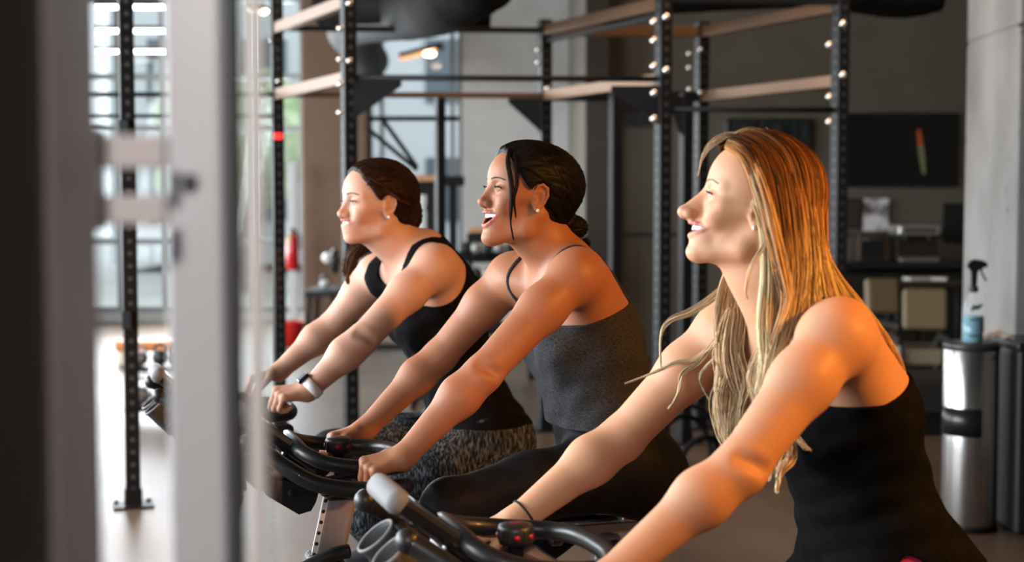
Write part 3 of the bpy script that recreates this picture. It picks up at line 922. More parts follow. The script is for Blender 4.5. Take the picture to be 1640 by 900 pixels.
# --- blonde rider, nearest
L = FR3.loc
q3 = dict(name='fair', h=.0026, skin=(.68, .35, .205), lip=(.50, .18, .14), iris=(.10, .14, .16), brow=(.34, .19, .11), sss=.35, arm=1.0, hip=.168, bust=.054,
    label='person with long loose blonde hair and a black tank top, on the nearest bike',
    j=dict(neck=L(1262, 505), chest=L(1300, 572), ribs=L(1342, 652), waist=L(1378, 770), pelvis=L(1412, 895),
           sh_n=L(1345, 535, .165), el_n=L(1184, 752, .225), wr_n=L(968, 930, .215),
           sh_f=L(1168, 528, -.155), el_f=L(994, 704, -.215), wr_f=L(824, 836, -.20),
           hip_n=(-.155, .09, .875), hip_f=(-.155, -.09, .875), knee_n=(.27, .115, .82), knee_f=(.20, -.115, .66), ank_n=(.03, .13, .61), ank_f=(.03, -.13, .27)),
    hands=dict(n=dict(d=(.93, -.05, -.36), n=(.35, .2, .9), s=(0, -1, .1), curls=(45, 70, 40)),
               f=dict(d=(.90, .10, -.16), n=(.22, -.25, .9), s=(.1, 1, -.05), spread=.10, per=((22, 28, 18), (30, 40, 25), (38, 50, 30), (45, 55, 35)), thumb=((.80, .55, -.30), (.85, .20, -.50), (.85, .0, -.5)))),
    head=dict(nose_px=(1086, 338), heading=-7, tilt=14, scale=1.0, nose=.1285, nosez=-.041, smile=1.0, chin=.010, jaw=.004, mouth=.0355, mdrop=.031, mx=.010, nbase=.004, back=.020, mz=.001, neck=.050, nbend=(.012, 0, 0), gaze=.0, open=.0016, off=-.005, earz=-.037, throat=(.020, 0, -.085), tbase=(.035, 0, .03)))
def top3(p):
    x, y, z = p[:, 0], p[:, 1], p[:, 2]
    lim = np.interp(x, [-.20, -.13, -.05, .02, .08, .15], [1.275, 1.255, 1.225, 1.22, 1.235, 1.25])
    strap = np.maximum(np.abs(np.abs(y) - (.060 + .03 * np.clip((z - 1.2) / .2, 0, 1))) - .012, z - 1.46)
    hem = .925 - .055 * np.clip((x + .10) / .05, 0, 1) + .052 * np.clip((np.abs(y) - .07) / .07, 0, 1) * np.exp(-((x + .10) / .055) ** 2)
    return np.maximum(z - lim, hem - z)
q3['clothes'] = [dict(kind='top', name='tank_top', mat=BLACK, label='black tank top', region=top3, off=.0065, amp=.0026, freq=62, seed=1),
                 dict(kind='legs', name='shorts', mat=mat('pink shorts', (.55, .02, .11), .7), label='bright pink shorts', off=.0022, amp=.0003, region=lambda p: np.maximum(p[:, 2] - 1.02, np.maximum(.74 - p[:, 2], p[:, 0] - .13)))]
# --- dark haired rider in grey camisole
L = FR2.loc
q2 = dict(name='tan', h=.0026, skin=(.385, .155, .078), lip=(.42, .13, .11), iris=(.03, .015, .01), brow=(.015, .010, .008), sss=.3, arm=.98, hip=.170, bust=.060, girth=1.06,
    label='person with black hair in a low bun and a charcoal camisole, laughing',
    j=dict(neck=L(898, 408), chest=L(915, 462), ribs=L(938, 540), waist=L(960, 640), pelvis=L(985, 735),
           sh_n=L(925, 438, .160), el_n=L(772, 600, .22), wr_n=L(645, 733, .215),
           sh_f=L(822, 440, -.150), el_f=L(703, 572, -.21), wr_f=L(583, 689, -.205),
           hip_n=L(1000, 752, .09), hip_f=L(1000, 752, -.09), knee_n=L(722, 812, .12), knee_f=(.20, -.115, .66), ank_n=(.03, .13, .61), ank_f=(.03, -.13, .27)),
    hands=dict(n=dict(d=(.95, .02, -.20), n=(.10, .45, .88), s=(-.1, -1, .35), curls=(74, 92, 55), thumb=((.75, .45, -.35), (.75, .1, -.6), (.4, .0, -.8))),
               f=dict(d=(.93, -.02, -.14), n=(.15, -.3, .9), s=(0, 1, .15), curls=(50, 65, 40), thumb=((.85, .5, -.2), (.9, .1, -.4), (.8, .0, -.5)))),
    head=dict(nose_px=(766, 323), heading=23, tilt=9, scale=1.0, nose=.1130, nosez=-.035, smile=1.1, jaw=.014, wide=1.02, chin=.002, neck=.050, nbend=(.008, 0, 0), gaze=.02, open=.0030, off=.0, earz=-.037))
def top2(p):
    x, y, z = p[:, 0], p[:, 1], p[:, 2]
    lim = np.interp(x, [-.20, -.15, -.08, .0, .05, .10, .16], [1.350, 1.330, 1.310, 1.28, 1.275, 1.29, 1.30])
    sy = .070 + .025 * np.clip((z - 1.28) / .14, 0, 1)
    strap = np.maximum(np.abs(np.abs(y) - sy) - .0062, z - 1.56)
    hem = 1.055 + .10 * np.clip(-(x + .10) / .1, -.12, .3)
    return np.maximum(z - lim, hem - z)
q2['clothes'] = [dict(kind='top', name='camisole', mat=HEATH, label='heathered charcoal camisole with thin straps', region=top2, off=.0048, amp=.0016, freq=60, seed=2, loose=lambda p: .012 * np.clip((1.24 - p[:, 2]) / .16, 0, 1) * (np.abs(p[:, 1]) < .3)),
                 dict(kind='legs', name='leggings', mat=LEG2, label='black high waisted leggings', off=.0035, amp=.0008, region=lambda p: np.maximum(p[:, 2] - 1.085, .37 - p[:, 2]))]
# --- brown haired rider, farthest
L = FR1.loc
q1 = dict(name='light', h=.003, skin=(.60, .33, .23), lip=(.50, .18, .15), iris=(.08, .04, .02), brow=(.10, .05, .03), sss=.3, arm=1.0, hip=.172, bust=.058, girth=1.05, hump=.024,
    label='person with a brown bun, black sleeveless top and a white wristwatch',
    j=dict(neck=L(656, 402), chest=L(680, 445), ribs=L(700, 510), waist=L(738, 605), pelvis=L(762, 680),
           sh_n=L(698, 425, .160), el_n=L(578, 546, .22), wr_n=L(492, 627, .215),
           sh_f=L(607, 436, -.150), el_f=L(530, 525, -.21), wr_f=L(446, 596, -.205),
           hip_n=L(775, 700, .09), hip_f=L(775, 695, -.09), knee_n=(.185, .12, .715), knee_f=(.235, -.115, .845), ank_n=(.03, .13, .27), ank_f=(.03, -.13, .61)),
    hands=dict(n=dict(d=(.95, .05, -.05), n=(-.05, .5, .88), s=(-.1, -1, .35), curls=(70, 90, 55), thumb=((.75, .45, -.35), (.75, .1, -.6), (.4, .0, -.8))),
               f=dict(d=(.93, -.02, -.2), n=(.15, -.3, .9), s=(0, 1, .15), curls=(50, 65, 40))),
    head=dict(nose_px=(541, 343), heading=31, tilt=3, scale=1.02, nose=.1125, nosez=-.034, smile=1.15, jaw=-.003, mouth=.034, mdrop=.026, mx=.004, mz=.006, wide=1.03, neck=.052, nbend=(.010, 0, 0), gaze=.0, open=.0028, off=.0, earz=-.036))
def top1(p):
    x, y, z = p[:, 0], p[:, 1], p[:, 2]
    ay = np.abs(y)
    hole = .092 - np.sqrt((x - .015) ** 2 + ((z - 1.375) * .85) ** 2)                      # armhole around the shoulder
    hole = np.minimum(hole, ay - .098)
    hole = np.maximum(hole, np.minimum(.082 - np.sqrt((x - .03) ** 2 + (y * .95) ** 2 + ((z - 1.475) * .9) ** 2), 1))
    neckcut = np.minimum(.075 - np.sqrt((x - .085) ** 2 + y ** 2 + ((z - 1.40) * .75) ** 2), 1)
    top = z - np.interp(x, [-.10, -.04, .02, .1], [1.50, 1.49, 1.47, 1.42])
    return np.maximum(np.maximum(np.maximum(hole, neckcut), top), .935 - z)
q1['clothes'] = [dict(kind='top', name='tank_top', mat=BLACK, label='black sleeveless top', region=top1, off=.0045, amp=.0016, freq=70, seed=3),
                 dict(kind='legs', name='leggings', mat=LEG1, label='dark leggings streaked with light grey', off=.0035, amp=.0014, region=lambda p: np.maximum(p[:, 2] - .97, .37 - p[:, 2]))]

HAIRLINE_UP = [(-.12, -.060), (-.07, -.046), (-.045, -.026), (-.02, -.006), (.000, .014), (.006, .030), (.022, .044), (.045, .058), (.065, .067), (.080, .073), (.12, .077)]
ONLY = globals().get('ONLY_RIDERS')
make_rider(FR3, q3)
make_rider(FR2, q2)
make_rider(FR1, q1)
tag(q2['_']['root']); 

for s_ in (1, -1): body_strap(q2, 'camisole_strap', .070 * s_, .092 * s_, .072 * s_, (-.03, 1.30), -12, 172, .0052, HEATH)
for s_ in (1, -1): body_strap(q3, 'tank_top_strap', .075 * s_, .095 * s_, .070 * s_, (-.03, 1.25), -8, 172, .0065, BLACK)
# hair of the two riders with it tied back
def low(f): f.ell((-.060, 0, -.040), (.046, .045, .045), .03)
hair_cap(q2, 'hair', cap_mat('black hair', (.006, .005, .006), (.010, .008, .008), .5), HAIRLINE_UP, .009, .0011, bun=((-.122, 0, -.055), (.036, .034, .027)), freq=40, extra=lambda f: f.ell((-.055, 0, .028), (.075, .066, .070), .03))
hair_cap(q1, 'hair', cap_mat('dark brown hair', (.014, .007, .005), (.030, .013, .008), .5), HAIRLINE_UP, .009, .0013, bun=((-.078, 0, -.026), (.052, .052, .058)), freq=34)
# loose strands
combed(q2, 2600, (.006, .005, .005), (.010, .008, .008), .00042)
combed(q1, 2600, (.035, .016, .009), (.022, .010, .006), .00045)
def locks(q, name, specs):
    I = q['_']; S = Strands()
    for g, N, kw in specs: S.lock([I['B'](p) for p in g], N, **kw)
    return S.build(name, I['root'])
DK = dict(roots=(.008, .006, .006), tips=(.020, .012, .010))
BR = dict(roots=(.03, .014, .008), tips=(.10, .045, .02))
locks(q2, 'loose_lock', [
    ([(.070, .030, .088), (.078, .050, .060), (.076, .066, .030), (.070, .073, .000), (.066, .076, -.040), (.060, .074, -.075), (.050, .078, -.108)], 170, dict(rad=.0042, r=.00035, **DK)),
    ([(.060, .035, .090), (.062, .060, .060), (.060, .074, .020), (.062, .078, -.020), (.052, .078, -.060)], 50, dict(rad=.004, r=.00055, **DK)),
    ([(-.10, .0, -.060), (-.13, .02, -.075), (-.155, .02, -.085), (-.17, .01, -.105)], 40, dict(rad=.008, r=.0006, **DK)),
    ([(-.06, .05, -.065), (-.075, .055, -.090), (-.10, .05, -.105)], 14, dict(rad=.0042, r=.00035, **DK))])
locks(q1, 'loose_lock', [
    ([(.058, .058, .060), (.035, .072, .045), (.010, .080, .030), (-.02, .083, .012), (-.06, .072, .0)], 60, dict(rad=.006, r=.0006, **BR)),
    ([(-.05, -.05, -.05), (-.01, -.060, -.10), (.035, -.062, -.14), (.050, -.060, -.19), (.050, -.055, -.215)], 220, dict(rad=.017, r=.0009, wave=.006, **BR)),
    ])

# long blonde hair
S = Strands(); S.pre = push_fn(q3)
I = q3['_']; l3 = lambda px, py, off: FR3.loc(px, py, off)
def G(*pts): return [l3(*p) for p in pts]
RT = (.085, .030, .008); MD = (.38, .175, .06); TP = (.78, .57, .34)
near = [G((1162, 236, .025), (1184, 248, .055), (1202, 285, .074), (1213, 335, .082), (1221, 390, .084), (1222, 450, .080), (1214, 520, .085), (1221, 580, .092), (1209, 640, .095)),
        G((1168, 222, .015), (1200, 240, .060), (1222, 300, .086), (1233, 365, .092), (1240, 430, .090), (1238, 500, .088), (1236, 560, .100), (1222, 620, .10)),
        G((1190, 215, .010), (1232, 238, .062), (1252, 300, .092), (1260, 370, .096), (1266, 440, .094), (1262, 500, .092), (1248, 555, .105), (1232, 600, .11)),
        G((1215, 214, .005), (1262, 242, .058), (1282, 300, .086), (1292, 370, .090), (1294, 430, .088), (1290, 480, .092), (1280, 520, .11)),
        G((1238, 217, .0), (1285, 252, .045), (1306, 310, .068), (1314, 380, .074), (1318, 430, .072), (1328, 475, .09), (1350, 520, .12)),
        G((1250, 222, -.01), (1302, 262, .010), (1320, 310, .020), (1321, 370, .03), (1326, 425, .04), (1392, 505, .06), (1432, 565, .05), (1452, 625, .03))]
S.sheet(near, 5200, n=26, jit=.0035, r=.00055, wave=.0045, roots=RT, tips=TP, midc=MD, bright=.38, cut=.35)
far = [G((1250, 222, -.01), (1300, 262, -.02), (1317, 320, -.03), (1318, 400, -.03), (1330, 460, -.03), (1370, 530, -.02)),
       G((1215, 214, -.01), (1262, 260, -.085), (1262, 340, -.095), (1255, 420, -.09), (1262, 500, -.08)),
       G((1180, 216, -.01), (1212, 250, -.080), (1212, 330, -.088), (1200, 420, -.085), (1185, 500, -.08), (1178, 560, -.07)),
       G((1152, 232, -.01), (1172, 262, -.060), (1180, 330, -.078), (1172, 420, -.082), (1160, 480, -.075), (1156, 550, -.06), (1170, 620, -.045), (1163, 700, -.04))]
S.sheet(far, 1300, n=24, jit=.004, r=.0008, wave=.004, roots=RT, tips=TP, midc=MD, bright=.3, cut=.3)
front = [G((1165, 425, -.078), (1152, 470, -.075), (1148, 520, -.07), (1155, 575, -.06), (1150, 640, -.05), (1160, 705, -.045)),
         G((1180, 440, -.07), (1172, 490, -.065), (1166, 540, -.055), (1180, 600, -.05), (1172, 660, -.04), (1168, 712, -.04)),
         G((1195, 450, -.05), (1192, 510, -.04), (1186, 560, -.035), (1196, 610, -.03), (1188, 650, -.03), (1180, 690, -.03)),
         G((1228, 480, .03), (1226, 530, .04), (1215, 570, .05), (1212, 600, .05), (1205, 640, .05))]
S.sheet(front[:3], 420, n=24, jit=.006, r=.0008, wave=.006, roots=(.55, .36, .19), tips=(.82, .62, .40), bright=.28, cut=.3)
LT = dict(roots=(.60, .40, .22), tips=(.84, .65, .43))
for g, N, kw in [
    (G((1175, 440, -.075), (1150, 470, -.085), (1110, 500, -.10), (1075, 512, -.11), (1058, 535, -.11), (1059, 590, -.11)), 26, dict(rad=.006, r=.0006, **LT)),
    (G((1178, 480, -.07), (1150, 540, -.09), (1115, 575, -.12), (1080, 582, -.13), (1040, 600, -.14), (1000, 614, -.14)), 20, dict(rad=.005, r=.0006, **LT)),
    (G((1160, 530, -.07), (1125, 575, -.11), (1093, 597, -.125), (1086, 630, -.13), (1070, 655, -.13)), 24, dict(rad=.003, r=.0007, **LT)),
    (G((1160, 560, -.06), (1130, 590, -.10), (1122, 610, -.11), (1135, 640, -.11)), 14, dict(rad=.003, r=.0006, **LT)),
    (G((1165, 600, -.045), (1150, 640, -.05), (1160, 690, -.045), (1168, 720, -.04), (1150, 745, -.04)), 60, dict(rad=.009, r=.0007, wave=.004, **LT)),
    (G((1185, 590, -.04), (1200, 630, -.04), (1175, 665, -.04), (1160, 700, -.04)), 70, dict(rad=.010, r=.0008, wave=.004, **LT)),
    (G((1170, 500, -.05), (1160, 560, -.05), (1172, 620, -.045), (1185, 650, -.04), (1178, 690, -.04)), 90, dict(rad=.012, r=.0008, wave=.004, **LT)),
    (G((1208, 330, .088), (1222, 372, .094), (1220, 400, .096), (1200, 430, .092), (1194, 465, .088), (1198, 480, .086)), 34, dict(rad=.003, r=.0006, **LT)),
    (G((1200, 250, .055), (1222, 310, .094), (1238, 380, .100), (1252, 440, .098), (1262, 480, .098), (1240, 540, .10), (1222, 590, .10), (1226, 625, .10)), 110, dict(rad=.010, r=.0008, wave=.004, **LT)),
    (G((1222, 560, .06), (1205, 600, .06), (1212, 640, .06), (1203, 660, .06)), 70, dict(rad=.009, r=.0008, wave=.004, **LT)),
    (G((1262, 700, .07), (1268, 730, .08), (1250, 755, .08), (1244, 788, .08)), 60, dict(rad=.009, r=.0007, wave=.004, **LT)),
    (G((1250, 700, .06), (1240, 740, .07), (1232, 770, .07)), 30, dict(rad=.006, r=.0006, **LT)),
    (G((1270, 690, .09), (1288, 715, .10), (1302, 722, .10)), 10, dict(rad=.004, r=.0004, **LT)),
    (G((1390, 500, .08), (1430, 560, .09), (1450, 610, .08), (1462, 640, .07)), 24, dict(rad=.006, r=.0005, **LT)),
    (G((1380, 500, .07), (1425, 560, .08), (1440, 600, .07), (1452, 660, .06)), 18, dict(rad=.008, r=.0004, **LT)),
    (G((1178, 222, -.02), (1150, 222, -.045), (1128, 245, -.058), (1118, 282, -.062)), 14, dict(rad=.007, r=.00035, roots=(.30, .17, .08), tips=(.60, .42, .26))),
    (G((1190, 216, -.01), (1160, 216, -.035), (1138, 232, -.05), (1122, 262, -.06)), 14, dict(rad=.009, r=.00035, roots=(.30, .17, .08), tips=(.60, .42, .26))),
    (G((1240, 224, .02), (1215, 208, .01), (1190, 208, .0), (1175, 214, -.01)), 8, dict(rad=.004, r=.0003, roots=(.30, .17, .08), tips=(.50, .32, .16))),
    ]: S.lock(g, N, **kw)
S.build('loose_hair', I['root'])
# scalp hair under the strands
HL3 = [(-.12, -.040), (-.07, -.030), (-.045, -.020), (-.02, -.010), (.004, -.004), (.02, .012), (.045, .036), (.065, .052), (.080, .062), (.12, .066)]
hair_cap(q3, 'hair', noise_mat('blonde roots', (.07, .026, .008), (.16, .065, .02), 50, .4, (1, 1, 1), 3, .35, .65, .05), HL3, .004, .0012, None, freq=40)

# wrist things
def wrist_ring(q, Fm, k, t, w, r, name, m, label, thick=.0016):
    P = q['_']['P']; E = P['el_' + k]; W = P['wr_' + k]; d = nrm(W - E); c = W - d * t
    o = MB(); u = nrm(np.cross(d, (0, 1, 0))); v = np.cross(d, u)
    n = 40; vs = []; fs = []
    for i in range(n):
        a = 2 * math.pi * i / n; e = u * math.cos(a) * r[0] + v * math.sin(a) * r[1]; en = nrm(e)
        for (dx, dr) in ((-w / 2, 0), (w / 2, 0), (w / 2, thick), (-w / 2, thick)): vs.append(c + d * dx + e + en * dr)
    for i in range(n):
        for j in range(4): fs.append((i * 4 + j, i * 4 + (j + 1) % 4, ((i + 1) % n) * 4 + (j + 1) % 4, ((i + 1) % n) * 4 + j))
    o.add(vs, fs, True)
    return o.build(name, m, q['_']['root'], label), c, d, u, v
wo, c, d, u, v = wrist_ring(q1, FR1, 'n', .016, .024, (.0285, .0315), 'wristwatch', mat('white silicone', (.80, .80, .78), .45), 'white wristwatch strap', .003)
b = MB(); b.box((0, 0, 0), (.034, .038, .011), None, .004)
wc = b.build('watch_case', mat('black glass', (.01, .01, .012), .08), wo, 'dark square watch case')
up_ = nrm(u * (1 if u[2] > 0 else -1)); side = np.cross(d, up_)
wc.matrix_world = Matrix(((d[0], side[0], up_[0], (c + up_ * .033)[0]), (d[1], side[1], up_[1], (c + up_ * .033)[1]), (d[2], side[2], up_[2], (c + up_ * .033)[2]), (0, 0, 0, 1)))
wrist_ring(q3, FR3, 'f', .022, .0036, (.0262, .0292), 'hair_tie', mat('black elastic', (.01, .01, .01), .8), 'thin black elastic band around the wrist', .003)
# ------------------------------------------------------------------ indoor bikes
RUB = mat('black grip rubber', (.011, .011, .012), .42, coat=.12)
GLOSS = mat('black glossy plastic', (.010, .010, .012), .18, coat=.5)
SILV = mat('brushed silver', (.55, .54, .55), .32, .9)
POST = noise_mat('lilac grey metal', (.30, .27, .29), (.38, .35, .37), 12, .38, (1, 1, .2), 3, .3, .7, 0, .35)
DARKF = mat('dark plum frame', (.045, .018, .024), .35, .3, coat=.3)
LGREY = mat('light grey plastic', (.20, .195, .20), .6, spec=.25)

def make_bike():
    root = empty('exercise_bike')
    hb = MB()
    for s in (1, -1):
        outer = spline([(.415, .216 * s, .969), (.46, .218 * s, .967), (.53, .218 * s, .969), (.60, .212 * s, .984), (.65, .195 * s, 1.012), (.69, .165 * s, 1.040), (.722, .145 * s, 1.060)], 30)
        hb.tube(outer, [.017] * 29 + [.0185], 14)
        hb.ball(outer[0], .017); hb.ball(outer[-1], .0195)
        hb.tube(spline([(.655, .19 * s, 1.012), (.66, .10 * s, .985), (.655, 0, .975)], 12), .015, 12)
        hb.tube(spline([(.50, .10 * s, .955), (.52, .17 * s, .955), (.54, .215 * s, .968)], 10), .014, 10)
    ring = []
    for s, seq in ((1, 1), (-1, -1)):
        pts = [(.612, .05 * s, 1.036), (.602, .105 * s, 1.026), (.555, .142 * s, 1.008), (.47, .147 * s, .996), (.405, .125 * s, .992), (.378, .06 * s, .994)]
        ring += pts if s > 0 else pts[::-1]
    hb.tube(spline(ring, 60, True), .0155, 14, closed=True)
    hb.build('handlebar', RUB, root)
    st = MB(); st.box((.505, 0, .955), (.13, .20, .045), (0, math.radians(6), 0), .015); st.box((.58, 0, .985), (.14, .09, .03), (0, math.radians(-30), 0), .012)
    st.box((.50, 0, .93), (.09, .06, .05), None, .012)
    st.build('stem', GLOSS, root)
    for s in (1, -1):
        w = MB()
        w.prism([(.575, .985), (.59, .935), (.60, .918), (.625, .912), (.690, .955), (.705, .980), (.688, .995), (.66, .985), (.62, .975)], (0, (.130 if s > 0 else -.160), 0), (1, 0, 0), (0, 0, 1), (0, .030, 0))
        w.cyl((.640, .125 * s, .958), (.640, .168 * s, .958), .007)
        w.build('forearm_bracket', mat('slate plastic', (.018, .022, .026), .6, spec=.06), root)
    kn = MB(); kn.lathe([(.012, -.035), (.014, -.008), (.026, -.004), (.0285, .004), (.0285, .020), (.026, .026), (.014, .0285), (.001, .029)], (.512, 0, 1.012), 32)
    for i in range(14):
        a = i / 14 * 6.283; kn.box((.512 + .0285 * math.cos(a), .0285 * math.sin(a), 1.024), (.003, .004, .016), (0, 0, a), .001)
    ko = kn.build('resistance_knob', mat('black knob', (.02, .02, .022), .4), root)
    RED = mat('red marking', (.42, .006, .012), .35)
    for i in range(6):
        a = math.radians(75 + i * 55); MB().ball((.512 + .0262 * math.cos(a), .0262 * math.sin(a), 1.022), .0056, 12, 8).build('red_dot', RED, ko)
    MB().box((.512, 0, 1.0408), (.020, .004, .001)).build('red_dash', RED, ko)
    T = math.radians(-36); c = Vector((.645, 0, 1.046)); Rm = Euler((0, T, 0)).to_matrix()
    co = MB(); co.box(c, (.205, .150, .030), Rm, .010); cs = co.build('console', GLOSS, root)
    sc = MB(); sc.box(c + Rm @ Vector((-.01, 0, .0153)), (.13, .115, .002), Rm, .0005); sc.build('screen', mat('console screen', (.012, .012, .013), .06), cs)
    ec = MB(); ec.box(c + Rm @ Vector((.092, 0, .001)), (.034, .157, .040), Rm, .016, 0, True); ec.build('end_cap', LGREY, cs, 'pale grey upper end cap')
    bt = MB()
    for i in range(6): bt.box(c + Rm @ Vector((-.085, -.05 + i * .02, .0153)), (.010, .012, .003), Rm, .001)
    bt.build('button', mat('tan button', (.30, .17, .09), .4), cs)
    for s in (1, -1):
        cup = MB(); prof = []
        Rc = Euler((0, math.radians(40), 0)).to_matrix()
        cup.lathe([(.022, -.045), (.026, -.04), (.033, .035), (.0355, .0385), (.0345, .042), (.031, .040), (.029, .034), (.023, -.035), (.001, -.036)], (.700, .052 * s, .992), 28, Rc)
        cup.tube([(.700, .052 * s, .972), (.67, .06 * s, .985), (.66, .05 * s, 1.0)], .010, 10)
        co_ = cup.build('bottle_holder', mat('grey holder plastic', (.09, .092, .095), .5, spec=.3), root)
        rim = MB(); q_ = [Vector((.700, .052 * s, .992)) + Rc @ Vector((.0335 * math.cos(a), .0335 * math.sin(a), .041)) for a in np.linspace(0, 6.283, 33)[:-1]]
        rim.tube(q_, .0028, 8, closed=True); rim.build('rim', LGREY, co_, 'pale rim')
    # post
    def slab(mb, a, b, wx, wy, bev):
        a = Vector(a); b = Vector(b); z = (b - a).normalized(); y = Vector((0, 1, 0)); x = y.cross(z).normalized()
        mb.box((a + b) / 2, (wx, wy, (b - a).length), Matrix((x, y, z)).transposed(), bev)
        return Matrix((x, y, z)).transposed()
    po = MB(); Rp = slab(po, (.60, 0, .50), (.503, 0, .935), .072, .036, .014)
    pobj = po.build('handlebar_post', POST, root)
    lv = MB(); lv.box((.545, 0, .765), (.085, .062, .040), (0, math.radians(-13), 0), .012)
    lv.tube(spline([(.50, .045, .800), (.54, .05, .795), (.60, .05, .770), (.640, .05, .755)], 14), .016, 12); lv.ball((.642, .05, .754), .0185)
    lv.build('height_lever', RUB, pobj)
    hs = MB(); sc_ = MB()
    pc = Vector((.5515, 0, .7175))
    hs.box(pc + Rp @ Vector((.034, .0185, 0)), (.011, .0015, .40), Rp)
    for i in range(17): sc_.cyl(pc + Rp @ Vector((.034, .0190, -.19 + i * .0235)), pc + Rp @ Vector((.034, .0198, -.19 + i * .0235)), .0042, 12)
    ho = hs.build('height_scale', mat('white scale strip', (.80, .80, .78), .4), pobj, 'white strip with dark holes')
    sc_.build('hole', mat('dark hole', (.02, .02, .02), .6), ho)
    # frame
    fr = MB()
    slab(fr, (.615, 0, .44), (.585, 0, .58), .10, .058, .018)
    fr.tube(spline([(.60, 0, .47), (.45, 0, .52), (.28, 0, .44), (.10, 0, .36), (-.02, 0, .42)], 20), .034, 14)
    fr.tube(spline([(.10, 0, .33), (-.12, 0, .20), (-.42, 0, .085)], 16), .032, 14)
    fr.tube([(-.04, 0, .36), (-.075, 0, .56)], .034, 14)
    for s in (1, -1):
        fr.tube(spline([(.60, .036 * s, .47), (.63, .055 * s, .36), (.60, .058 * s, .24), (.64, .045 * s, .07)], 16), .017, 10)
        fr.tube([(.10, .036 * s, .32), (.62, .046 * s, .09)], .015, 10)
    fr.build('frame', DARKF, root)
    fl = MB(); fl.lathe([(.03, -.016), (.17, -.010), (.175, -.017), (.222, -.017), (.226, 0), (.222, .017), (.175, .017), (.17, .010), (.03, .016)], (.53, 0, .29), 64, (math.pi / 2, 0, 0))
    fl.build('flywheel', mat('flywheel steel', (.35, .35, .36), .25, .9), root)
    hu = MB(); hu.cyl((.53, -.062, .29), (.53, .062, .29), .024); hu.build('hub', GLOSS, root)
    gd = MB(); gd.prism([(.10 + .075 * math.cos(a), .30 + .075 * math.sin(a)) for a in np.linspace(1.3, 5.0, 14)] + [(.53 + .05 * math.cos(a), .29 + .05 * math.sin(a)) for a in np.linspace(-1.4, 1.4, 10)], (0, .040, 0), (1, 0, 0), (0, 0, 1), (0, .022, 0))
    gd.build('chain_guard', mat('black guard', (.02, .02, .022), .45), root)
    for x, nm in ((.66, 'front'), (-.44, 'rear')):
        sb = MB(); sb.tube([(x, -.26, .052), (x, .26, .052)], .032, 14, mi=0); so = sb.build('stabilizer', DARKF, root)
        for s in (1, -1):
            e = MB(); e.cyl((x, .235 * s, .052), (x, .285 * s, .052), .037); e.cyl((x, .26 * s, 0), (x, .26 * s, .03), .022); e.build('foot', RUB, so)
    # saddle
    po = MB(); slab(po, (-.075, 0, .52), (-.115, 0, .785), .060, .034, .012); po.build('seat_post', POST, root)
    rl = MB(); rl.box((-.135, 0, .800), (.27, .040, .030), None, .006); rl.build('seat_rail', mat('satin steel rail', (.62, .55, .47), .28, .9), root)
    kk = MB(); kk.cyl((.0, .0, .786), (.028, 0, .786), .022, 16); kk.build('clamp_knob', GLOSS, root); kk = MB(); kk.ball((-.115, .045, .76), .02); kk.cyl((-.115, .02, .76), (-.115, .045, .76), .008); kk.build('clamp_knob', GLOSS, root)
    f = Field(); f.ell((-.235, 0, .858), (.085, .098, .026), .02); f.cone((-.20, 0, .858), (-.02, 0, .860), .030, .018, .04); f.cone((-.20, .05, .862), (-.25, .06, .864), .028, .028, .02); f.cone((-.20, -.05, .862), (-.25, -.06, .864), .028, .028, .02)
    v, fc = surface(lambda p: np.maximum(f(p), np.maximum(p[:, 2] - .880, .842 - p[:, 2])), (-.36, -.14, .82), (.04, .14, .91), .004)
    link_mesh('saddle', np_mesh('saddle', relax(v, fc, 2), fc), mat('black saddle vinyl', (.015, .015, .016), .45), root)
    f2 = Field(); f2.ell((-.235, 0, .846), (.080, .090, .026), .02); f2.cone((-.20, 0, .842), (-.05, 0, .846), .022, .014, .04)
    v, fc = surface(lambda p: np.maximum(f2(p), p[:, 2] - .850), (-.36, -.14, .80), (.04, .14, .87), .004)
    link_mesh('saddle_shell', np_mesh('saddle_shell', relax(v, fc, 2), fc), mat('pale saddle shell', (.5, .5, .5), .3), root, 0)['label'] = 'pale grey underside of the saddle'
    ru = MB(); ru.box((-.17, 0, .823), (.06, .05, .02), None, .004); ru.build('saddle_clamp', SILV, root)
    # cranks with pedals, origin on the axle
    ck = MB(); ck.cyl((0, -.085, 0), (0, .085, 0), .014)
    ck.cyl((0, .036, 0), (0, .042, 0), .065, 32)
    ck.box((0, .078, .085), (.028, .012, .185), None, .005); ck.box((0, -.078, -.085), (.028, .012, .185), None, .005)
    cko = ck.build('crank', SILV, root); cko.location = (.10, 0, .30)
    for s in (1, -1):
        pd = MB(); pd.box((0, .048 * s, 0), (.09, .085, .020), None, .004); pd.cyl((0, 0, 0), (0, .03 * s, 0), .007)
        p_ = pd.build('pedal', mat('black pedal', (.02, .02, .02), .5), cko); p_.location = (0, .078 * s, .17 * s)
    return root

def copy_tree(o, parent=None):
    c = o.copy(); COL.objects.link(c)
    if parent: c.parent = parent; c.matrix_parent_inverse = o.matrix_parent_inverse.copy()
    for ch in list(o.children): copy_tree(ch, c)
    return c
bike = make_bike()
bikes = [bike, copy_tree(bike), copy_tree(bike)]
for b, fr, lab, flip in zip(bikes, (FR3, FR2, FR1), ('black indoor bike under the blonde rider, its console tilted up at the bottom edge', 'black indoor bike with lilac grey post under the rider in the charcoal camisole', 'black indoor bike under the rider with the white wristwatch, mostly behind the door glass'), (0, 0, 1)):
    b.matrix_world = fr.matrix(); tag(b, lab, 'exercise bike', 'indoor bikes in a row')
    if flip:
        for ch in b.children:
            if ch.name.startswith('crank'): ch.rotation_euler = (0, math.pi, 0)
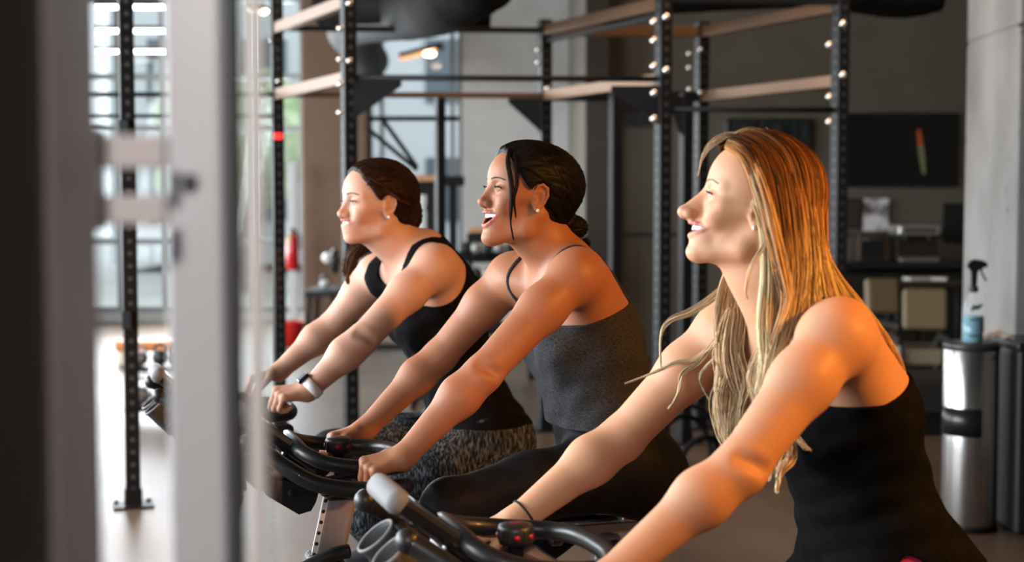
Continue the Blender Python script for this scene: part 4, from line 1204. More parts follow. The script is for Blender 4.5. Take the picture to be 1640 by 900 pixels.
# ------------------------------------------------------------------ the room
def struct(o): o['kind'] = 'structure'; return o
def sbox(name, x0, x1, y0, y1, z0, z1, m):
    b = MB(); b.box(((x0 + x1) / 2, (y0 + y1) / 2, (z0 + z1) / 2), (x1 - x0, y1 - y0, z1 - z0)); return struct(b.build(name, m))
FLOOR = noise_mat('polished brown concrete', (.065, .038, .023), (.165, .108, .070), 1.1, .32, (1, .45, 1), 8, .30, .72, .02, 0, .18, 'Object', .52)
GREYW = noise_mat('pale grey paint', (.54, .54, .525), (.60, .60, .585), 3, .8)
TAUPE = noise_mat('taupe paint', (.105, .092, .070), (.122, .107, .083), 2.5, .85)
BROWNW = noise_mat('brown paint', (.16, .10, .065), (.19, .12, .08), 2, .85)
CEIL = mat('dark ceiling', (.035, .033, .032), .9)
DUCT = noise_mat('black duct', (.006, .006, .006), (.014, .013, .013), 8, .75, (1, 1, 1), 4, .3, .7, .05, 0, .15)
ALU = mat('window frame aluminium', (.22, .23, .23), .4, .4)
def glass_mat():
    m = bpy.data.materials.new('window glass'); m.use_nodes = True; nt = m.node_tree; nt.nodes.clear()
    o = nt.nodes.new('ShaderNodeOutputMaterial'); mx = nt.nodes.new('ShaderNodeMixShader'); t = nt.nodes.new('ShaderNodeBsdfTransparent'); g = nt.nodes.new('ShaderNodeBsdfGlossy')
    lw_ = nt.nodes.new('ShaderNodeLayerWeight'); pw = nt.nodes.new('ShaderNodeMath'); pw.operation = 'POWER'; pw.inputs[1].default_value = 4; fr = nt.nodes.new('ShaderNodeMath'); fr.operation = 'MULTIPLY_ADD'; fr.inputs[1].default_value = .8; fr.inputs[2].default_value = .03; nt.links.new(lw_.outputs['Facing'], pw.inputs[0]); nt.links.new(pw.outputs[0], fr.inputs[0]); t.inputs[0].default_value = (.93, .96, .96, 1); g.inputs['Roughness'].default_value = .02
    nt.links.new(fr.outputs[0], mx.inputs[0]); nt.links.new(t.outputs[0], mx.inputs[1]); nt.links.new(g.outputs[0], mx.inputs[2]); nt.links.new(mx.outputs[0], o.inputs[0])
    MATS['window glass'] = m; return m
GLASS = glass_mat()
sbox('floor', -6.2, 6.7, -4, 18.2, -.1, 0, FLOOR)
sbox('ceiling', -6.2, 6.7, -4, 18.2, 4.6, 4.7, CEIL)
# back wall with tall windows left, brown pier, grey wall
YB = 18.0
def xat(px, d): return at(px, 320, d).x
x_a, x_b, x_c, x_d, x_e = -6.0, xat(490, YB), xat(590, YB), xat(741, YB), xat(1000, YB)
bw = MB()
def wb(x0, x1, z0, z1): bw.box(((x0 + x1) / 2, YB + .1, (z0 + z1) / 2), (x1 - x0, .2, z1 - z0))
wb(x_a, x_b, 0, .12); wb(x_a, x_b, 4.1, 4.6); wb(x_c, x_d, 0, .5); wb(x_c, x_d, 3.7, 4.6); wb(x_d, 6.5, 0, 4.6)
struct(bw.build('wall_back', GREYW))
struct(MB().box(((x_b + x_c) / 2, YB - .05, 2.3), (x_c - x_b, .5, 4.6), None, .01).build('wall_pier', BROWNW))
def window(name, x0, x1, z0, z1, y, vx, hz, w=.06):
    f = MB()
    for x in [x0 + w / 2, x1 - w / 2] + list(vx): f.box((x, y, (z0 + z1) / 2), (w, .09, z1 - z0))
    for z in [z0 + w / 2, z1 - w / 2] + list(hz): f.box(((x0 + x1) / 2, y, z), (x1 - x0, .08, w))
    o = struct(f.build(name, ALU))
    g = MB(); g.box(((x0 + x1) / 2, y, (z0 + z1) / 2), (x1 - x0 - w, .008, z1 - z0 - w)); g.build('pane', GLASS, o)
    return o
window('window_1', x_a, x_b, .12, 4.1, YB + .06, [xat(p, YB) for p in (120, 190, 262, 330, 405, 448)], [1.02, 2.45, 3.1], .07)
window('window_2', x_c, x_d, .5, 3.7, YB + .06, [xat(612, YB), xat(725, YB)], [2.58], .05)
# left wall: piers and three wide windows
lw = MB()
def wl(y0, y1, z0, z1): lw.box((-6.1, (y0 + y1) / 2, (z0 + z1) / 2), (.2, y1 - y0, z1 - z0))
wl(-4, 18.2, 0, .3); wl(-4, 18.2, 4.0, 4.6)
ys_ = [(-4, -3.4), (3.0, 3.5), (10, 10.6), (17.4, 18.2)]
for a, b in ys_: wl(a, b, .3, 4.0)
struct(lw.build('wall_left', GREYW))
for i, (y0, y1) in enumerate(((-3.4, 3.0), (3.5, 10), (10.6, 17.4))):
    f = MB()
    for y in np.linspace(y0 + .03, y1 - .03, 5): f.box((-6.05, y, 2.15), (.08, .06, 3.7))
    for z in (.33, 1.2, 3.97): f.box((-6.05, (y0 + y1) / 2, z), (.07, y1 - y0, .06))
    o = struct(f.build('window_%d' % (i + 3), ALU))
    MB().box((-6.05, (y0 + y1) / 2, 2.15), (.008, y1 - y0 - .06, 3.6)).build('pane', GLASS, o)
sbox('wall_rear', -6.2, 6.7, -4.2, -4, 0, 4.6, TAUPE)
sbox('wall_right', 6.5, 6.7, -4, 18.2, 0, 4.6, TAUPE)
sbox('wall_lounge', xat(936, 14.0), 6.5, 14.0, 14.2, 0, 4.6, TAUPE)
sbox('wall_lounge_return', xat(936, 14.0), xat(936, 14.0) + .2, 14.2, 18.0, 0, 4.6, TAUPE)
sbox('wall_pilaster', xat(936, 14.0) + .0, xat(974, 13.75), 13.75, 14.0, 0, 4.6, mat('umber paint', (.045, .036, .026), .8))
tr = MB(); tr.box(((xat(974, 14) + 6.5) / 2, 13.985, 1.21), (6.5 - xat(974, 14), .03, .035)); struct(tr.build('trim_1', mat('dark rail', (.03, .022, .018), .5)))
# concrete column
CONC = noise_mat('raw concrete', (.155, .15, .143), (.26, .25, .24), 2.6, .85, (1, 1, .5), 9, .32, .66, .25)
def conc():
    nt, b = nodes(CONC); cr = [n for n in nt.nodes if n.type == 'VALTORGB'][0]
    n2 = nt.nodes.new('ShaderNodeTexNoise'); n2.inputs['Scale'].default_value = 13; n2.inputs['Detail'].default_value = 5
    r2 = nt.nodes.new('ShaderNodeValToRGB'); r2.color_ramp.elements[0].position = .24; r2.color_ramp.elements[1].position = .34; r2.color_ramp.elements[0].color = (.35, .34, .33, 1)
    mx = nt.nodes.new('ShaderNodeMix'); mx.data_type = 'RGBA'; mx.blend_type = 'MULTIPLY'; mx.inputs[0].default_value = .8
    tc = [n for n in nt.nodes if n.type == 'TEX_COORD'][0]
    nt.links.new(tc.outputs['Object'], n2.inputs[0]); nt.links.new(n2.outputs[0], r2.inputs[0]); nt.links.new(cr.outputs[0], mx.inputs[6]); nt.links.new(r2.outputs[0], mx.inputs[7]); nt.links.new(mx.outputs[2], b.inputs['Base Color'])
conc()
cc = MB(); cx0 = xat(1544, 8.04)
cc.box((cx0 + .42, 7.62, 1.205), (.84, .84, 2.41), None, .012); cc.box((cx0 + .42, 7.62, 3.515), (.84, .84, 2.17), None, .012)
cc.box((cx0 + .42, 7.62, 2.42), (.825, .825, .06))
for i, (px, y) in enumerate(((1632, 40), (1636, 52))):
    p = at(px, y, 7.2); cc.ball((p.x, 7.2, p.z), .012, 10, 8, (1, .25, 1))
struct(cc.build('wall_column', CONC))
# ducts under the ceiling
def ribbed(pts, r, label, name='ceiling_duct'):
    d = MB(); p = spline(pts, 60); d.tube(p, [r * (1.02 if i % 6 == 0 else 1) for i in range(60)], 32)
    return tag(d.build(name, DUCT), label, 'duct')
a = at(690, 5, 9.0); b = at(560, 62, 13.0)
ribbed([(a.x + .35, 8.2, a.z + .05), (a.x, 9.0, a.z), (b.x, 13.0, b.z + .12), (b.x - .25, 17.6, b.z + .25)], .21, 'round black ventilation duct running back under the ceiling beside the tall rack')
a = at(650, 8, 9.6); b = at(787, 22, 9.6)
ribbed([(a.x - .6, 9.9, a.z + .02), (a.x, 9.6, a.z), (b.x, 9.6, b.z + .02)], .125, 'short black duct branch ending in a cap above the grey wall')
a = at(1060, -22, 8.8); b = at(1500, -16, 8.8)
ribbed([(a.x, 8.8, a.z), (a.x + .9, 8.75, a.z + .03), (b.x - .25, 8.8, b.z), (b.x, 8.8, b.z + .04)], .17, 'thick black duct crossing above the right side of the rack')
# hangers keep the ducts on the ceiling
for o_, pts in (('x', [(xat(690, 9.0), 9.0, 2.97), (xat(560, 13.0), 13.0, 3.3)]), ('y', [(xat(760, 9.6), 9.6, 2.95)]), ('z', [(xat(1150, 8.8), 8.8, 3.0), (xat(1400, 8.8), 8.8, 3.0)])):
    for p in pts: tag(MB().cyl((p[0], p[1], p[2]), (p[0], p[1], 4.6), .006, 8).build('duct_hanger', DUCT), 'thin rod holding a black duct up to the ceiling', 'rod', 'duct hanger rods')

# ------------------------------------------------------------------ the steel rack
def steel():
    m = mat('black powder coated steel', (.007, .007, .008), .5, 0, .3)
    nt, b = nodes(m)
    tc = nt.nodes.new('ShaderNodeTexCoord'); sp = nt.nodes.new('ShaderNodeSeparateXYZ'); nt.links.new(tc.outputs['Object'], sp.inputs[0])
    def mt(op, a, b_=None):
        n = nt.nodes.new('ShaderNodeMath'); n.operation = op
        for i, v in enumerate((a, b_)):
            if v is None: continue
            if isinstance(v, (int, float)): n.inputs[i].default_value = v
            else: nt.links.new(v, n.inputs[i])
        return n.outputs[0]
    z = mt('MULTIPLY', mt('ABSOLUTE', mt('SUBTRACT', mt('FRACT', mt('MULTIPLY', sp.outputs[2], 16.0)), .5)), 1 / 16)
    u = mt('MINIMUM', mt('ABSOLUTE', sp.outputs[0]), mt('ABSOLUTE', sp.outputs[1]))
    r = mt('SQRT', mt('ADD', mt('MULTIPLY', z, z), mt('MULTIPLY', u, u)))
    k = mt('LESS_THAN', r, .0115)
    mx = nt.nodes.new('ShaderNodeMix'); mx.data_type = 'RGBA'; nt.links.new(k, mx.inputs[0])
    mx.inputs[6].default_value = (.007, .007, .008, 1); mx.inputs[7].default_value = (.075, .07, .065, 1)
    nt.links.new(mx.outputs[2], b.inputs['Base Color'])
    return m
STEEL = steel()
PLAIN = mat('plain black steel', (.007, .007, .008), .5, 0, .3)
BEAM = mat('steel tinted by lamp light', (.16, .085, .045), .38, .5)  # warm lamp light on the black crossbeams, put into their base colour
BOLT = mat('bright bolt', (.85, .80, .74), .25, .9)
def post(par, x, y, z0, z1, w=.076, rz=0, m=None, foot=True, name='post'):
    o = MB().box((0, 0, (z1 - z0) / 2), (w, w, z1 - z0), None, .004).build(name, m or STEEL, par)
    o.location = (x, y, z0); o.rotation_euler = (0, 0, rz)
    if foot:
        f = MB(); f.box((0, 0, .006), (.20, .16, .012), None, .003); f.box((0, 0, .05), (w + .014, w + .014, .09), None, .003)
        for sx in (-1, 1): f.cyl((.08 * sx, .05, .01), (.08 * sx, .05, .025), .012, 8)
        f.build('foot_plate', PLAIN, o)
    return o
rack = empty('training_rack', (xat(820, 8.6), 8.6, 0), 0, 'black bolted steel training rack with crossbeams coloured as if warmly lit spanning behind the riders', 'rack')
def rp(o):      # keep world position under the rack's empty
    o.parent = rack; o.matrix_parent_inverse = Matrix.Translation(rack.location).inverted(); return o
RZ = math.radians(24)
PB, PD, PE = (560, 8.1), (1061, 8.2), (1343, 8.3)
PC, PF, PG = (445, 9.4), (872, 9.5), (1122, 9.6)
XY = {k: (xat(p, d), d) for k, (p, d) in dict(B=PB, D=PD, E=PE, C=PC, F=PF, G=PG, H=(985, 8.95), I=(1098, 9.0), J=(705, 9.6), A=(206, 7.13)).items()}
for k, top in (('B', 2.95), ('D', 2.78), ('E', 2.78), ('C', 2.9), ('F', 2.74), ('G', 2.74)):
    o = post(None, *XY[k], 0, top, rz=RZ); rp(o)
for k, top, w in (('H', 2.28, .066), ('I', 2.22, .07), ('J', 2.24, .06)):
    rp(post(None, *XY[k], 0, top, w, RZ, PLAIN))
def beam(a, b, z, w=.06, h=.07, m=BEAM, z2=None, name='crossbeam', bev=.004):
    (x0, y0), (x1, y1) = XY[a] if isinstance(a, str) else a, XY[b] if isinstance(b, str) else b
    o = MB().bar((x0, y0, z), (x1, y1, z if z2 is None else z2), w, h, bev=bev).build(name, m); rp(o); return o
for z in (2.24, 2.67): beam('B', 'C', z); beam('D', 'F', z); beam('E', 'G', z)
beam('D', 'F', 2.60, .03, .03, PLAIN)
for z in (2.24, 2.67): beam('C', 'F', z, m=PLAIN if z > 2.5 else BEAM, h=.035, w=.05); beam('F', 'G', z, m=BEAM if z > 2.5 else PLAIN)
for a, b, z in (('B', 'D', 2.24), ('D', 'E', 2.07)):
    o = MB().tube([(*XY[a], z), (*XY[b], z)], .017, 12).build('pull_up_bar', PLAIN); rp(o)
beam('D', 'E', 2.72, .07, .09, PLAIN); beam('H', 'I', 2.15, .06, .10, PLAIN)
# pull-up bars of the bay on the left
xl = (xat(40, 9.4), 9.4)
for z, r in ((2.24, .017), (2.10, .013)):
    o = MB().tube([(*xl, z), (*XY['C'], z)], r, 10).build('pull_up_bar', PLAIN); rp(o)
rp(post(None, *xl, 0, 2.9, rz=RZ))
# gussets and a hanging bracket
def gusset(k, px, sgn, z, w=.24):
    x, y = XY[k]
    g = MB(); g.prism([(0, 0), (sgn * w, 0), (sgn * w, -.03), (sgn * .05, -.20), (0, -.26)], (x, y - .03, z), (1, 0, 0), (0, 0, 1), (0, .012, 0))
    rp(g.build('gusset', PLAIN))
gusset('F', 865, -1, 2.22); gusset('B', 575, 1, 2.22, .30); gusset('D', 1045, -1, 2.20, .3); gusset('I', 1090, -1, 2.18, .12)
# rack bracket bolts
def bolt(px, py, d, r=.020):
    p = at(px, py, d)
    b = MB(); b.lathe([(r, 0), (r, .010), (r * .8, .016), (.001, .019)], (0, 0, 0), 12, (math.pi / 2, 0, 0)); b.lathe([(r * .55, .016), (r * .5, .026), (.001, .027)], (0, 0, 0), 6, (math.pi / 2, 0, 0))
    o = b.build('bolt', BOLT); o.location = (p.x, p.y, p.z); rp(o)
for px, ys in ((1067, (27, 112)), (1047, (35, 65, 106, 149, 190)), (1350, (38, 120)), (1328, (72, 155, 195))):
    for y in ys: bolt(px, y, 8.12 if px in (1067, 1047) else 8.22)
for px, py, d in ((560, 5, 8.02), (560, 97, 8.02), (545, 45, 8.02), (545, 95, 8.02), (545, 135, 8.02), (545, 180, 8.02), (862, 80, 9.42), (862, 100, 9.42), (877, 141, 9.42), (1104, 86, 9.5), (1104, 108, 9.5), (1104, 143, 9.5), (1122, 79, 9.52), (1122, 148, 9.52), (446, 130, 9.32), (434, 65, 9.32)):
    bolt(px, py, d, .018)
# red lamp on the left back post
p = at(445, 218, 9.33); o = MB().box((0, 0, 0), (.055, .02, .04), None, .006).build('indicator_lamp', mat('red indicator', (.7, .01, .01), .3, emit=(1, .03, .02), estr=2.2)); o.location = p; rp(o); o['label'] = 'small red indicator lamp'
# braces seen against the far window
for (a, b) in (((588, 205), (668, 272)), ((612, 190), (668, 268))):
    o = MB().bar(at(*a, 9.7), at(*b, 9.7), .03, .03).build('brace', PLAIN); rp(o)
o = MB().bar(at(588, 190, 9.65), at(735, 190, 9.65), .03, .03).build('spotter_arm', PLAIN); rp(o)

# free standing squat stand at the left, seen past the door frame
ss = empty('squat_stand', (*XY['A'], 0), 0, 'tall black perforated steel upright on a small floor plate, seen between the door frame members', 'rack')
o = post(ss, 0, 0, 0, 3.1, .072, math.radians(18))
for z_ in (.95, 1.9): MB().box((0, -.05, z_), (.05, .05, .09), None, .004).build('safety_hook', PLAIN, ss)
o = post(ss, -.14, .55, 0, 3.1, .05, math.radians(18), mat('grey steel post', (.18, .18, .18), .4), False); o.name = 'rear_post'
b_ = MB(); b_.bar((0, 0, 3.0), (-.14, .55, 3.0), .05); b_.bar((0, 0, .12), (-.14, .55, .12), .05); b_.build('crossbeam', PLAIN, ss)

# ------------------------------------------------------------------ lamps
def linear_light(px0, px1, py, lab):
    z = 3.35; 
    r = ray(px0, py); d = (z - CAMZ) / r[2] * r[1]
    x0, x1 = xat(px0, d), xat(px1, d)
    x0 = at(px0, py, d).x; x1 = at(px1, py, d).x
    e = empty('linear_lamp', ((x0 + x1) / 2, d, z), 0, lab, 'lamp', 'linear lamps hanging at the left')
    MB().box((0, 0, .035), (x1 - x0, .10, .04), None, .008).build('housing', PLAIN, e)
    MB().box((0, 0, .004), (x1 - x0 - .02, .09, .025), None, .008).build('tube', mat('warm white tube', (1, .95, .85), .4, emit=(1, .90, .74), estr=9), e)
    w = MB()
    for s in (-.4, .4): w.cyl((s * (x1 - x0), 0, .05), (s * (x1 - x0), 0, 4.6 - z), .003, 6)
    w.build('suspension_wire', PLAIN, e)
linear_light(150, 269, 12, 'glowing linear lamp seen past the door frame, the highest of the three')
linear_light(150, 269, 50, 'glowing linear lamp seen past the door frame, between the two other strips')
linear_light(150, 269, 83, 'glowing linear lamp seen past the door frame, the lowest of the three')
def pendant(px0, px1, py, z, lab, tilt=0):
    r = ray((px0 + px1) / 2, py); d = (z - CAMZ) / r[2] * r[1]
    p = at((px0 + px1) / 2, py, d); w_ = at(px1, py, d).x - at(px0, py, d).x
    e = empty('pendant_lamp', tuple(p), 0, lab, 'lamp')
    b = MB(); b.box((0, 0, .04), (w_, .5, .05), (0, -tilt, 0), .02); b.build('housing', PLAIN, e)
    MB().box((-.05, 0, .008), (w_ * .85, .45, .02), (0, -tilt, 0), .008).build('diffuser', mat('orange diffuser', (.9, .5, .25), .4, emit=(1, .48, .2), estr=1.0), e)
    MB().ball((w_ * .18, -.1, -.0), .055, 16, 10, (1.3, 1, .6)).build('bulb', mat('warm bulb', (1, .9, .7), .4, emit=(1, .86, .62), estr=10), e)
    MB().cyl((0, 0, .05), (0, 0, 4.6 - z), .004, 6).build('suspension_wire', PLAIN, e)
pendant(640, 712, 88, 3.3, 'flat dark pendant lamp with an orange underside in front of the far window', math.radians(14))
pendant(408, 428, 20, 3.6, 'small glowing pendant lamp near the edge of the door glass')
# warm work lamp over the bikes, out of the picture to the right
wl_ = empty('warm_spotlight', (2.53, 1.24, 2.75), 0, 'warm orange spotlight hanging over the bikes beyond the picture', 'lamp')
hsn = MB(); hsn.lathe([(.02, .16), (.06, .15), (.10, .0), (.105, 0), (.07, .17), (.02, .18)], (0, 0, 0), 24, (math.radians(20), math.radians(60), 0)); hsn.build('lamp_shade', PLAIN, wl_)
MB().cyl((0, 0, .1), (0, 0, 1.85), .006, 8).build('suspension_wire', PLAIN, wl_)

dl = empty('added_stile_lamp', (-.10, -.80, 2.36), 0, 'small neutral spotlight added behind the camera to brighten the door frame', 'lamp')  # made-up fixture that houses the added door frame spot
MB().lathe([(.05, 0), (.085, .0), (.075, .14), (.02, .16), (.018, .09), (.045, .05)], (0, 0, 0), 24, None, 0, True, False).build('lamp_shade', PLAIN, dl)
MB().cyl((0, 0, .15), (0, 0, 2.24), .008, 8).build('rod', PLAIN, dl)
# ------------------------------------------------------------------ lounge corner behind
def X(px, d): return at(px, 320, d).x
def Zp(py, d): return at(820, py, d).z
tv = empty('television', ((X(1357, 13.9) + X(1535, 13.9)) / 2, 13.955, Zp(240, 13.9)), 0, 'wide black television on the taupe wall with a faint orange and green streak', 'television')
w_, h_ = X(1535, 13.9) - X(1357, 13.9), Zp(181, 13.9) - Zp(300, 13.9)
MB().box((0, .02, 0), (w_, .05, h_), None, .008).build('frame', GLOSS, tv)
sm_ = mat('dark tv screen', (.006, .006, .007), .12)
so = MB().box((0, -.008, 0), (w_ * .97, .004, h_ * .95)).build('screen', sm_, tv)
st_ = MB()
for i in range(14):
    t = i / 13
    st_.box((w_ * (.145 + .05 * t), -.0115, h_ * (.25 - .55 * t)), (.035 + .02 * math.sin(t * 3.14), .002, h_ * .05), None, 0, 0 if t < .35 else 1)
st_.build('screen_picture', [mat('orange screen glow', (.1, .02, .01), .5, emit=(.30, .045, .012), estr=.5), mat('olive screen glow', (.05, .06, .03), .5, emit=(.11, .105, .055), estr=.5)], so)
def wall_panel(name, px0, px1, py0, py1, m, label, cat, d=13.96, t=.03, frame=None):
    x0, x1, z1, z0 = X(px0, d), X(px1, d), Zp(py0, d), Zp(py1, d)
    o = empty(name, ((x0 + x1) / 2, d, (z0 + z1) / 2), 0, label, cat)
    MB().box((0, 0, 0), (x1 - x0, t, z1 - z0), None, .004).build('panel' if frame is None else 'frame', frame or m, o)
    if frame is not None: MB().box((0, -t / 2 - .002, 0), ((x1 - x0) * .93, .004, (z1 - z0) * .9)).build('print', m, o)
    return o
wall_panel('picture', 1161, 1300, 190, 262, noise_mat('dark picture', (.008, .010, .012), (.05, .06, .065), 6, .25, (6, 1, .8), 3, .45, .75), 'dark framed picture on the taupe wall behind the blonde rider', 'picture', frame=GLOSS)
wall_panel('notice_board', 1357, 1379, 318, 365, mat('dark print', (.03, .025, .022), .6), 'narrow dark notice on the taupe wall beside the pale poster', 'notice', frame=PLAIN)
wall_panel('poster', 1383, 1424, 318, 370, noise_mat('white grey poster', (.10, .09, .085), (.75, .75, .78), 4.5, .6, (1, 1, 1), 2, .42, .56), 'pale grey and white poster above the small oven', 'poster', t=.01)
wall_panel('menu_screen', 1511, 1545, 325, 388, mat('slate screen', (.012, .014, .016), .3), 'small dark screen on the taupe wall beside the concrete column', 'screen', frame=GLOSS)
wall_panel('grille_box', 1001, 1044, 163, 200, mat('matt black box', (.01, .01, .01), .7), 'black box fixed high on the taupe wall behind the rack', 'box', d=13.9, t=.12)
# counter
ct = empty('counter', ((X(1330, 13.2) + 6.4) / 2, 13.5, 0), 0, 'long black counter against the taupe wall under the television', 'counter')
zc = Zp(420, 13.1); xw = 6.4 - X(1330, 13.2)
MB().box((0, 0, zc - .03), (xw, .86, .06), None, .006).build('worktop', GLOSS, ct)
MB().box((0, .05, zc / 2 - .05), (xw - .1, .70, zc - .10), None, .004).build('cabinet', mat('black cabinet', (.012, .011, .010), .6), ct)
for i in range(4):
    d_ = MB().box((-xw / 2 + .45 + i * .78, -.31, zc / 2 - .06), (.74, .02, zc - .2), None, .004).build('door', mat('black door', (.015, .014, .012), .5), ct)
    MB().cyl((-xw / 2 + .75 + i * .78, -.34, zc * .6), (-xw / 2 + .75 + i * .78, -.34, zc * .75), .006, 8).build('handle', SILV, d_)
# coffee machine
cm = empty('coffee_machine', ((X(1432, 13.4) + X(1497, 13.4)) / 2, 13.4, zc), 0, 'coffee machine with a bright steel top on the black counter', 'coffee machine')
cw = X(1497, 13.4) - X(1432, 13.4); chh = Zp(360, 13.4) - zc
MB().box((0, .05, chh * .35), (cw, .30, chh * .7), None, .01).build('body', mat('bronze steel', (.05, .045, .04), .35, .6), cm)
MB().box((0, 0, chh * .86), (cw * 1.03, .40, chh * .28), None, .02).build('head', mat('bright steel', (.62, .60, .55), .3, .7), cm)
MB().box((0, -.205, chh * .86), (cw * .8, .01, chh * .10), None, .004).build('display', GLOSS, cm)
gh = MB()
for s in (-.3, .3): gh.cyl((s * cw, -.12, chh * .70), (s * cw, -.12, chh * .6), .03, 14); gh.cyl((s * cw, -.12, chh * .62), (s * cw, -.26, chh * .60), .010, 8)
gh.build('group_handle', GLOSS, cm)
MB().box((0, -.12, .02), (cw * .95, .2, .04), None, .006).build('drip_tray', SILV, cm)
ov = empty('toaster_oven', ((X(1370, 13.4) + X(1419, 13.4)) / 2, 13.4, zc), 0, 'small dark oven with a brown edge on the counter', 'oven')
ow = X(1419, 13.4) - X(1370, 13.4); oh = Zp(374, 13.4) - zc
MB().box((0, 0, oh / 2), (ow, .30, oh), None, .012).build('body', mat('brown steel', (.08, .055, .04), .4, .4), ov)
dd_ = MB().box((-.02, -.155, oh * .5), (ow * .78, .014, oh * .8), None, .005).build('door', GLOSS, ov)
MB().cyl((-.02 - ow * .3, -.175, oh * .82), (-.02 + ow * .3, -.175, oh * .82), .007, 8).build('handle', SILV, dd_)
# papers on the counter edge
for i, (px, w__, dz) in enumerate(((1475, .20, 0), (1508, .16, .012))):
    p = MB().box((X(px, 12.95) , 12.62 , zc - .12 + dz), (w__, .22, .02), (0, .04, .1 * i), .003)
    pass
tb = empty('side_table', (X(1480, 12.5), 12.5, 0), 0, 'dark low table between the armchairs and the counter with folded papers on top', 'table')
zt = Zp(448, 12.5)
MB().box((0, 0, zt - .02), (.62, .42, .04), None, .006).build('tabletop', mat('dark wood top', (.05, .035, .022), .4), tb)
for sx in (-1, 1):
    for sy in (-1, 1): MB().cyl((.26 * sx, .16 * sy, 0), (.26 * sx, .16 * sy, zt - .04), .018, 10).build('leg', PLAIN, tb)
for px, rz, lab in ((1470, .2, 'folded white paper lying on the low dark table'), (1502, -.5, 'folded white paper upright at the end of the low dark table')):
    o = MB().box((0, 0, .012), (.20, .14, .024), (0, 0, rz), .004).build('folded_paper', mat('white paper', (.72, .68, .64), .7)); o.location = (X(px, 12.45), 12.45, zt); tag(o, lab, 'paper')
TAN = mat('tan leather', (.20, .145, .075), .55)
def armchair(px0, px1, y0, y1, d, rz, lab):
    x0, x1 = X(px0, d), X(px1, d); zt = Zp(y0, d); zb = Zp(y1, d); w = x1 - x0
    e = empty('armchair', ((x0 + x1) / 2, d, 0), rz, lab, 'armchair', 'tan armchairs by the counter')
    MB().box((0, -.02, (zt + zb) / 2), (w, .09, zt - zb), (math.radians(-8), 0, 0), .03).build('backrest', TAN, e)
    MB().box((0, .28, .40), (w * 1.02, .50, .13), None, .04).build('seat', mat('pale tan seat', (.26, .21, .14), .6), e)
    for s in (-1, 1): MB().box((s * (w / 2 + .02), .24, .52), (.05, .50, .07), None, .02).build('armrest', mat('dark wood', (.02, .014, .01), .4), e)
    for sx in (-1, 1):
        for sy in (0, .48): MB().cyl((sx * (w / 2), sy, 0), (sx * (w / 2), sy, .5), .018, 10).build('leg', mat('dark wood', (.02, .014, .01), .4), e)
armchair(1386, 1440, 446, 502, 11.4, .12, 'tan armchair next to the blonde rider, its back turned to the room')
armchair(1449, 1518, 462, 528, 10.3, -.16, 'tan armchair nearer the concrete column, larger of the pair')
sf = empty('bench_sofa', (X(1490, 9.5), 9.5, 0), 0, 'low black bench sofa in front of the armchairs', 'sofa')
MB().box((0, 0, .26), (1.3, .55, .24), None, .04).build('seat', mat('black upholstery', (.012, .011, .010), .7), sf)
MB().box((0, 0, .07), (1.2, .45, .14), None, .01).build('base', PLAIN, sf)

# ------------------------------------------------------------------ steel bin, spray bottle, black bin
Rb = .127; bc = at(1556, 855, 6.6); bx = bc.x
tc_ = empty('wipe_dispenser_bin', (bx, 6.65, 0), 0, 'round brushed steel bin with a dark band below the blue spray bottle', 'bin')
HB = .885
brush = noise_mat('brushed stainless', (.36, .345, .34), (.50, .48, .47), 40, .22, (1, 1, .03), 3, .3, .7, 0, .95)
MB().lathe([(Rb - .004, 0), (Rb, .012), (Rb, HB - .035), (Rb - .004, HB - .03)], (0, 0, 0), 64).build('body', brush, tc_)
MB().lathe([(Rb + .001, 0), (Rb + .002, .03), (Rb, .032)], (0, 0, 0), 64, None).build('base_ring', PLAIN, tc_)
MB().lathe([(Rb + .002, HB - .035), (Rb + .004, HB - .012), (Rb - .004, HB), (.04, HB + .0), (.04, HB - .01), (.001, HB - .012)], (0, 0, 0), 64, None).build('lid', mat('dark lid', (.03, .03, .032), .35), tc_)
zb0, zb1 = Zp(697, 6.6), Zp(652, 6.6)
bd = MB(); n = 24; vs = []; fs = []
for i in range(n + 1):
    a = math.radians(178 + 98 * i / n)
    for z in (zb0, zb1): vs.append(((Rb + .002) * math.cos(a), (Rb + .002) * math.sin(a), z))
    for z in (zb1, zb0): vs.append(((Rb - .003) * math.cos(a), (Rb - .003) * math.sin(a), z))
for i in range(n):
    for j in range(4): fs.append((i * 4 + j, i * 4 + (j + 1) % 4, (i + 1) * 4 + (j + 1) % 4, (i + 1) * 4 + j))
bd.add(vs, fs, True); bd.build('opening', mat('dark opening', (.008, .008, .009), .3), tc_, 'dark rectangular opening wrapped round the front')
sbx = at(1558, 545, 6.62)
sp_ = empty('spray_bottle', (sbx.x, 6.62, HB), 0, 'clear spray bottle with blue liquid and a black trigger on the steel bin', 'bottle')
PET = mat('cloudy bottle plastic', (.75, .78, .80), .18, alpha=.22); BLUE = mat('blue liquid', (.03, .26, .36), .15, coat=.5)
MB().lathe([(.046, 0), (.050, .006), (.050, .150), (.046, .175), (.030, .205), (.018, .225), (.017, .245)], (0, 0, 0), 32).build('bottle', PET, sp_)
MB().lathe([(.042, .003), (.0465, .008), (.0465, .125), (.001, .126)], (0, 0, 0), 32).build('liquid', BLUE, sp_)
lb = MB()
for (x, z, w, h, r) in ((-.018, .165, .010, .030, .5), (-.004, .165, .010, .026, .5), (.010, .168, .012, .024, .4), (.022, .175, .008, .018, .4)): lb.box((x, -.0475, z), (w, .003, h), (0, r, 0), .001)
lb.box((.030, -.0405, .085), (.016, .003, .06), (0, 0, .6)); lb.box((-.01, -.0505, .035), (.05, .002, .006)); lb.box((-.012, -.0505, .11), (.04, .002, .006))
lb.build('lettering', mat('black print', (.01, .01, .012), .5), sp_)
tg_ = MB()
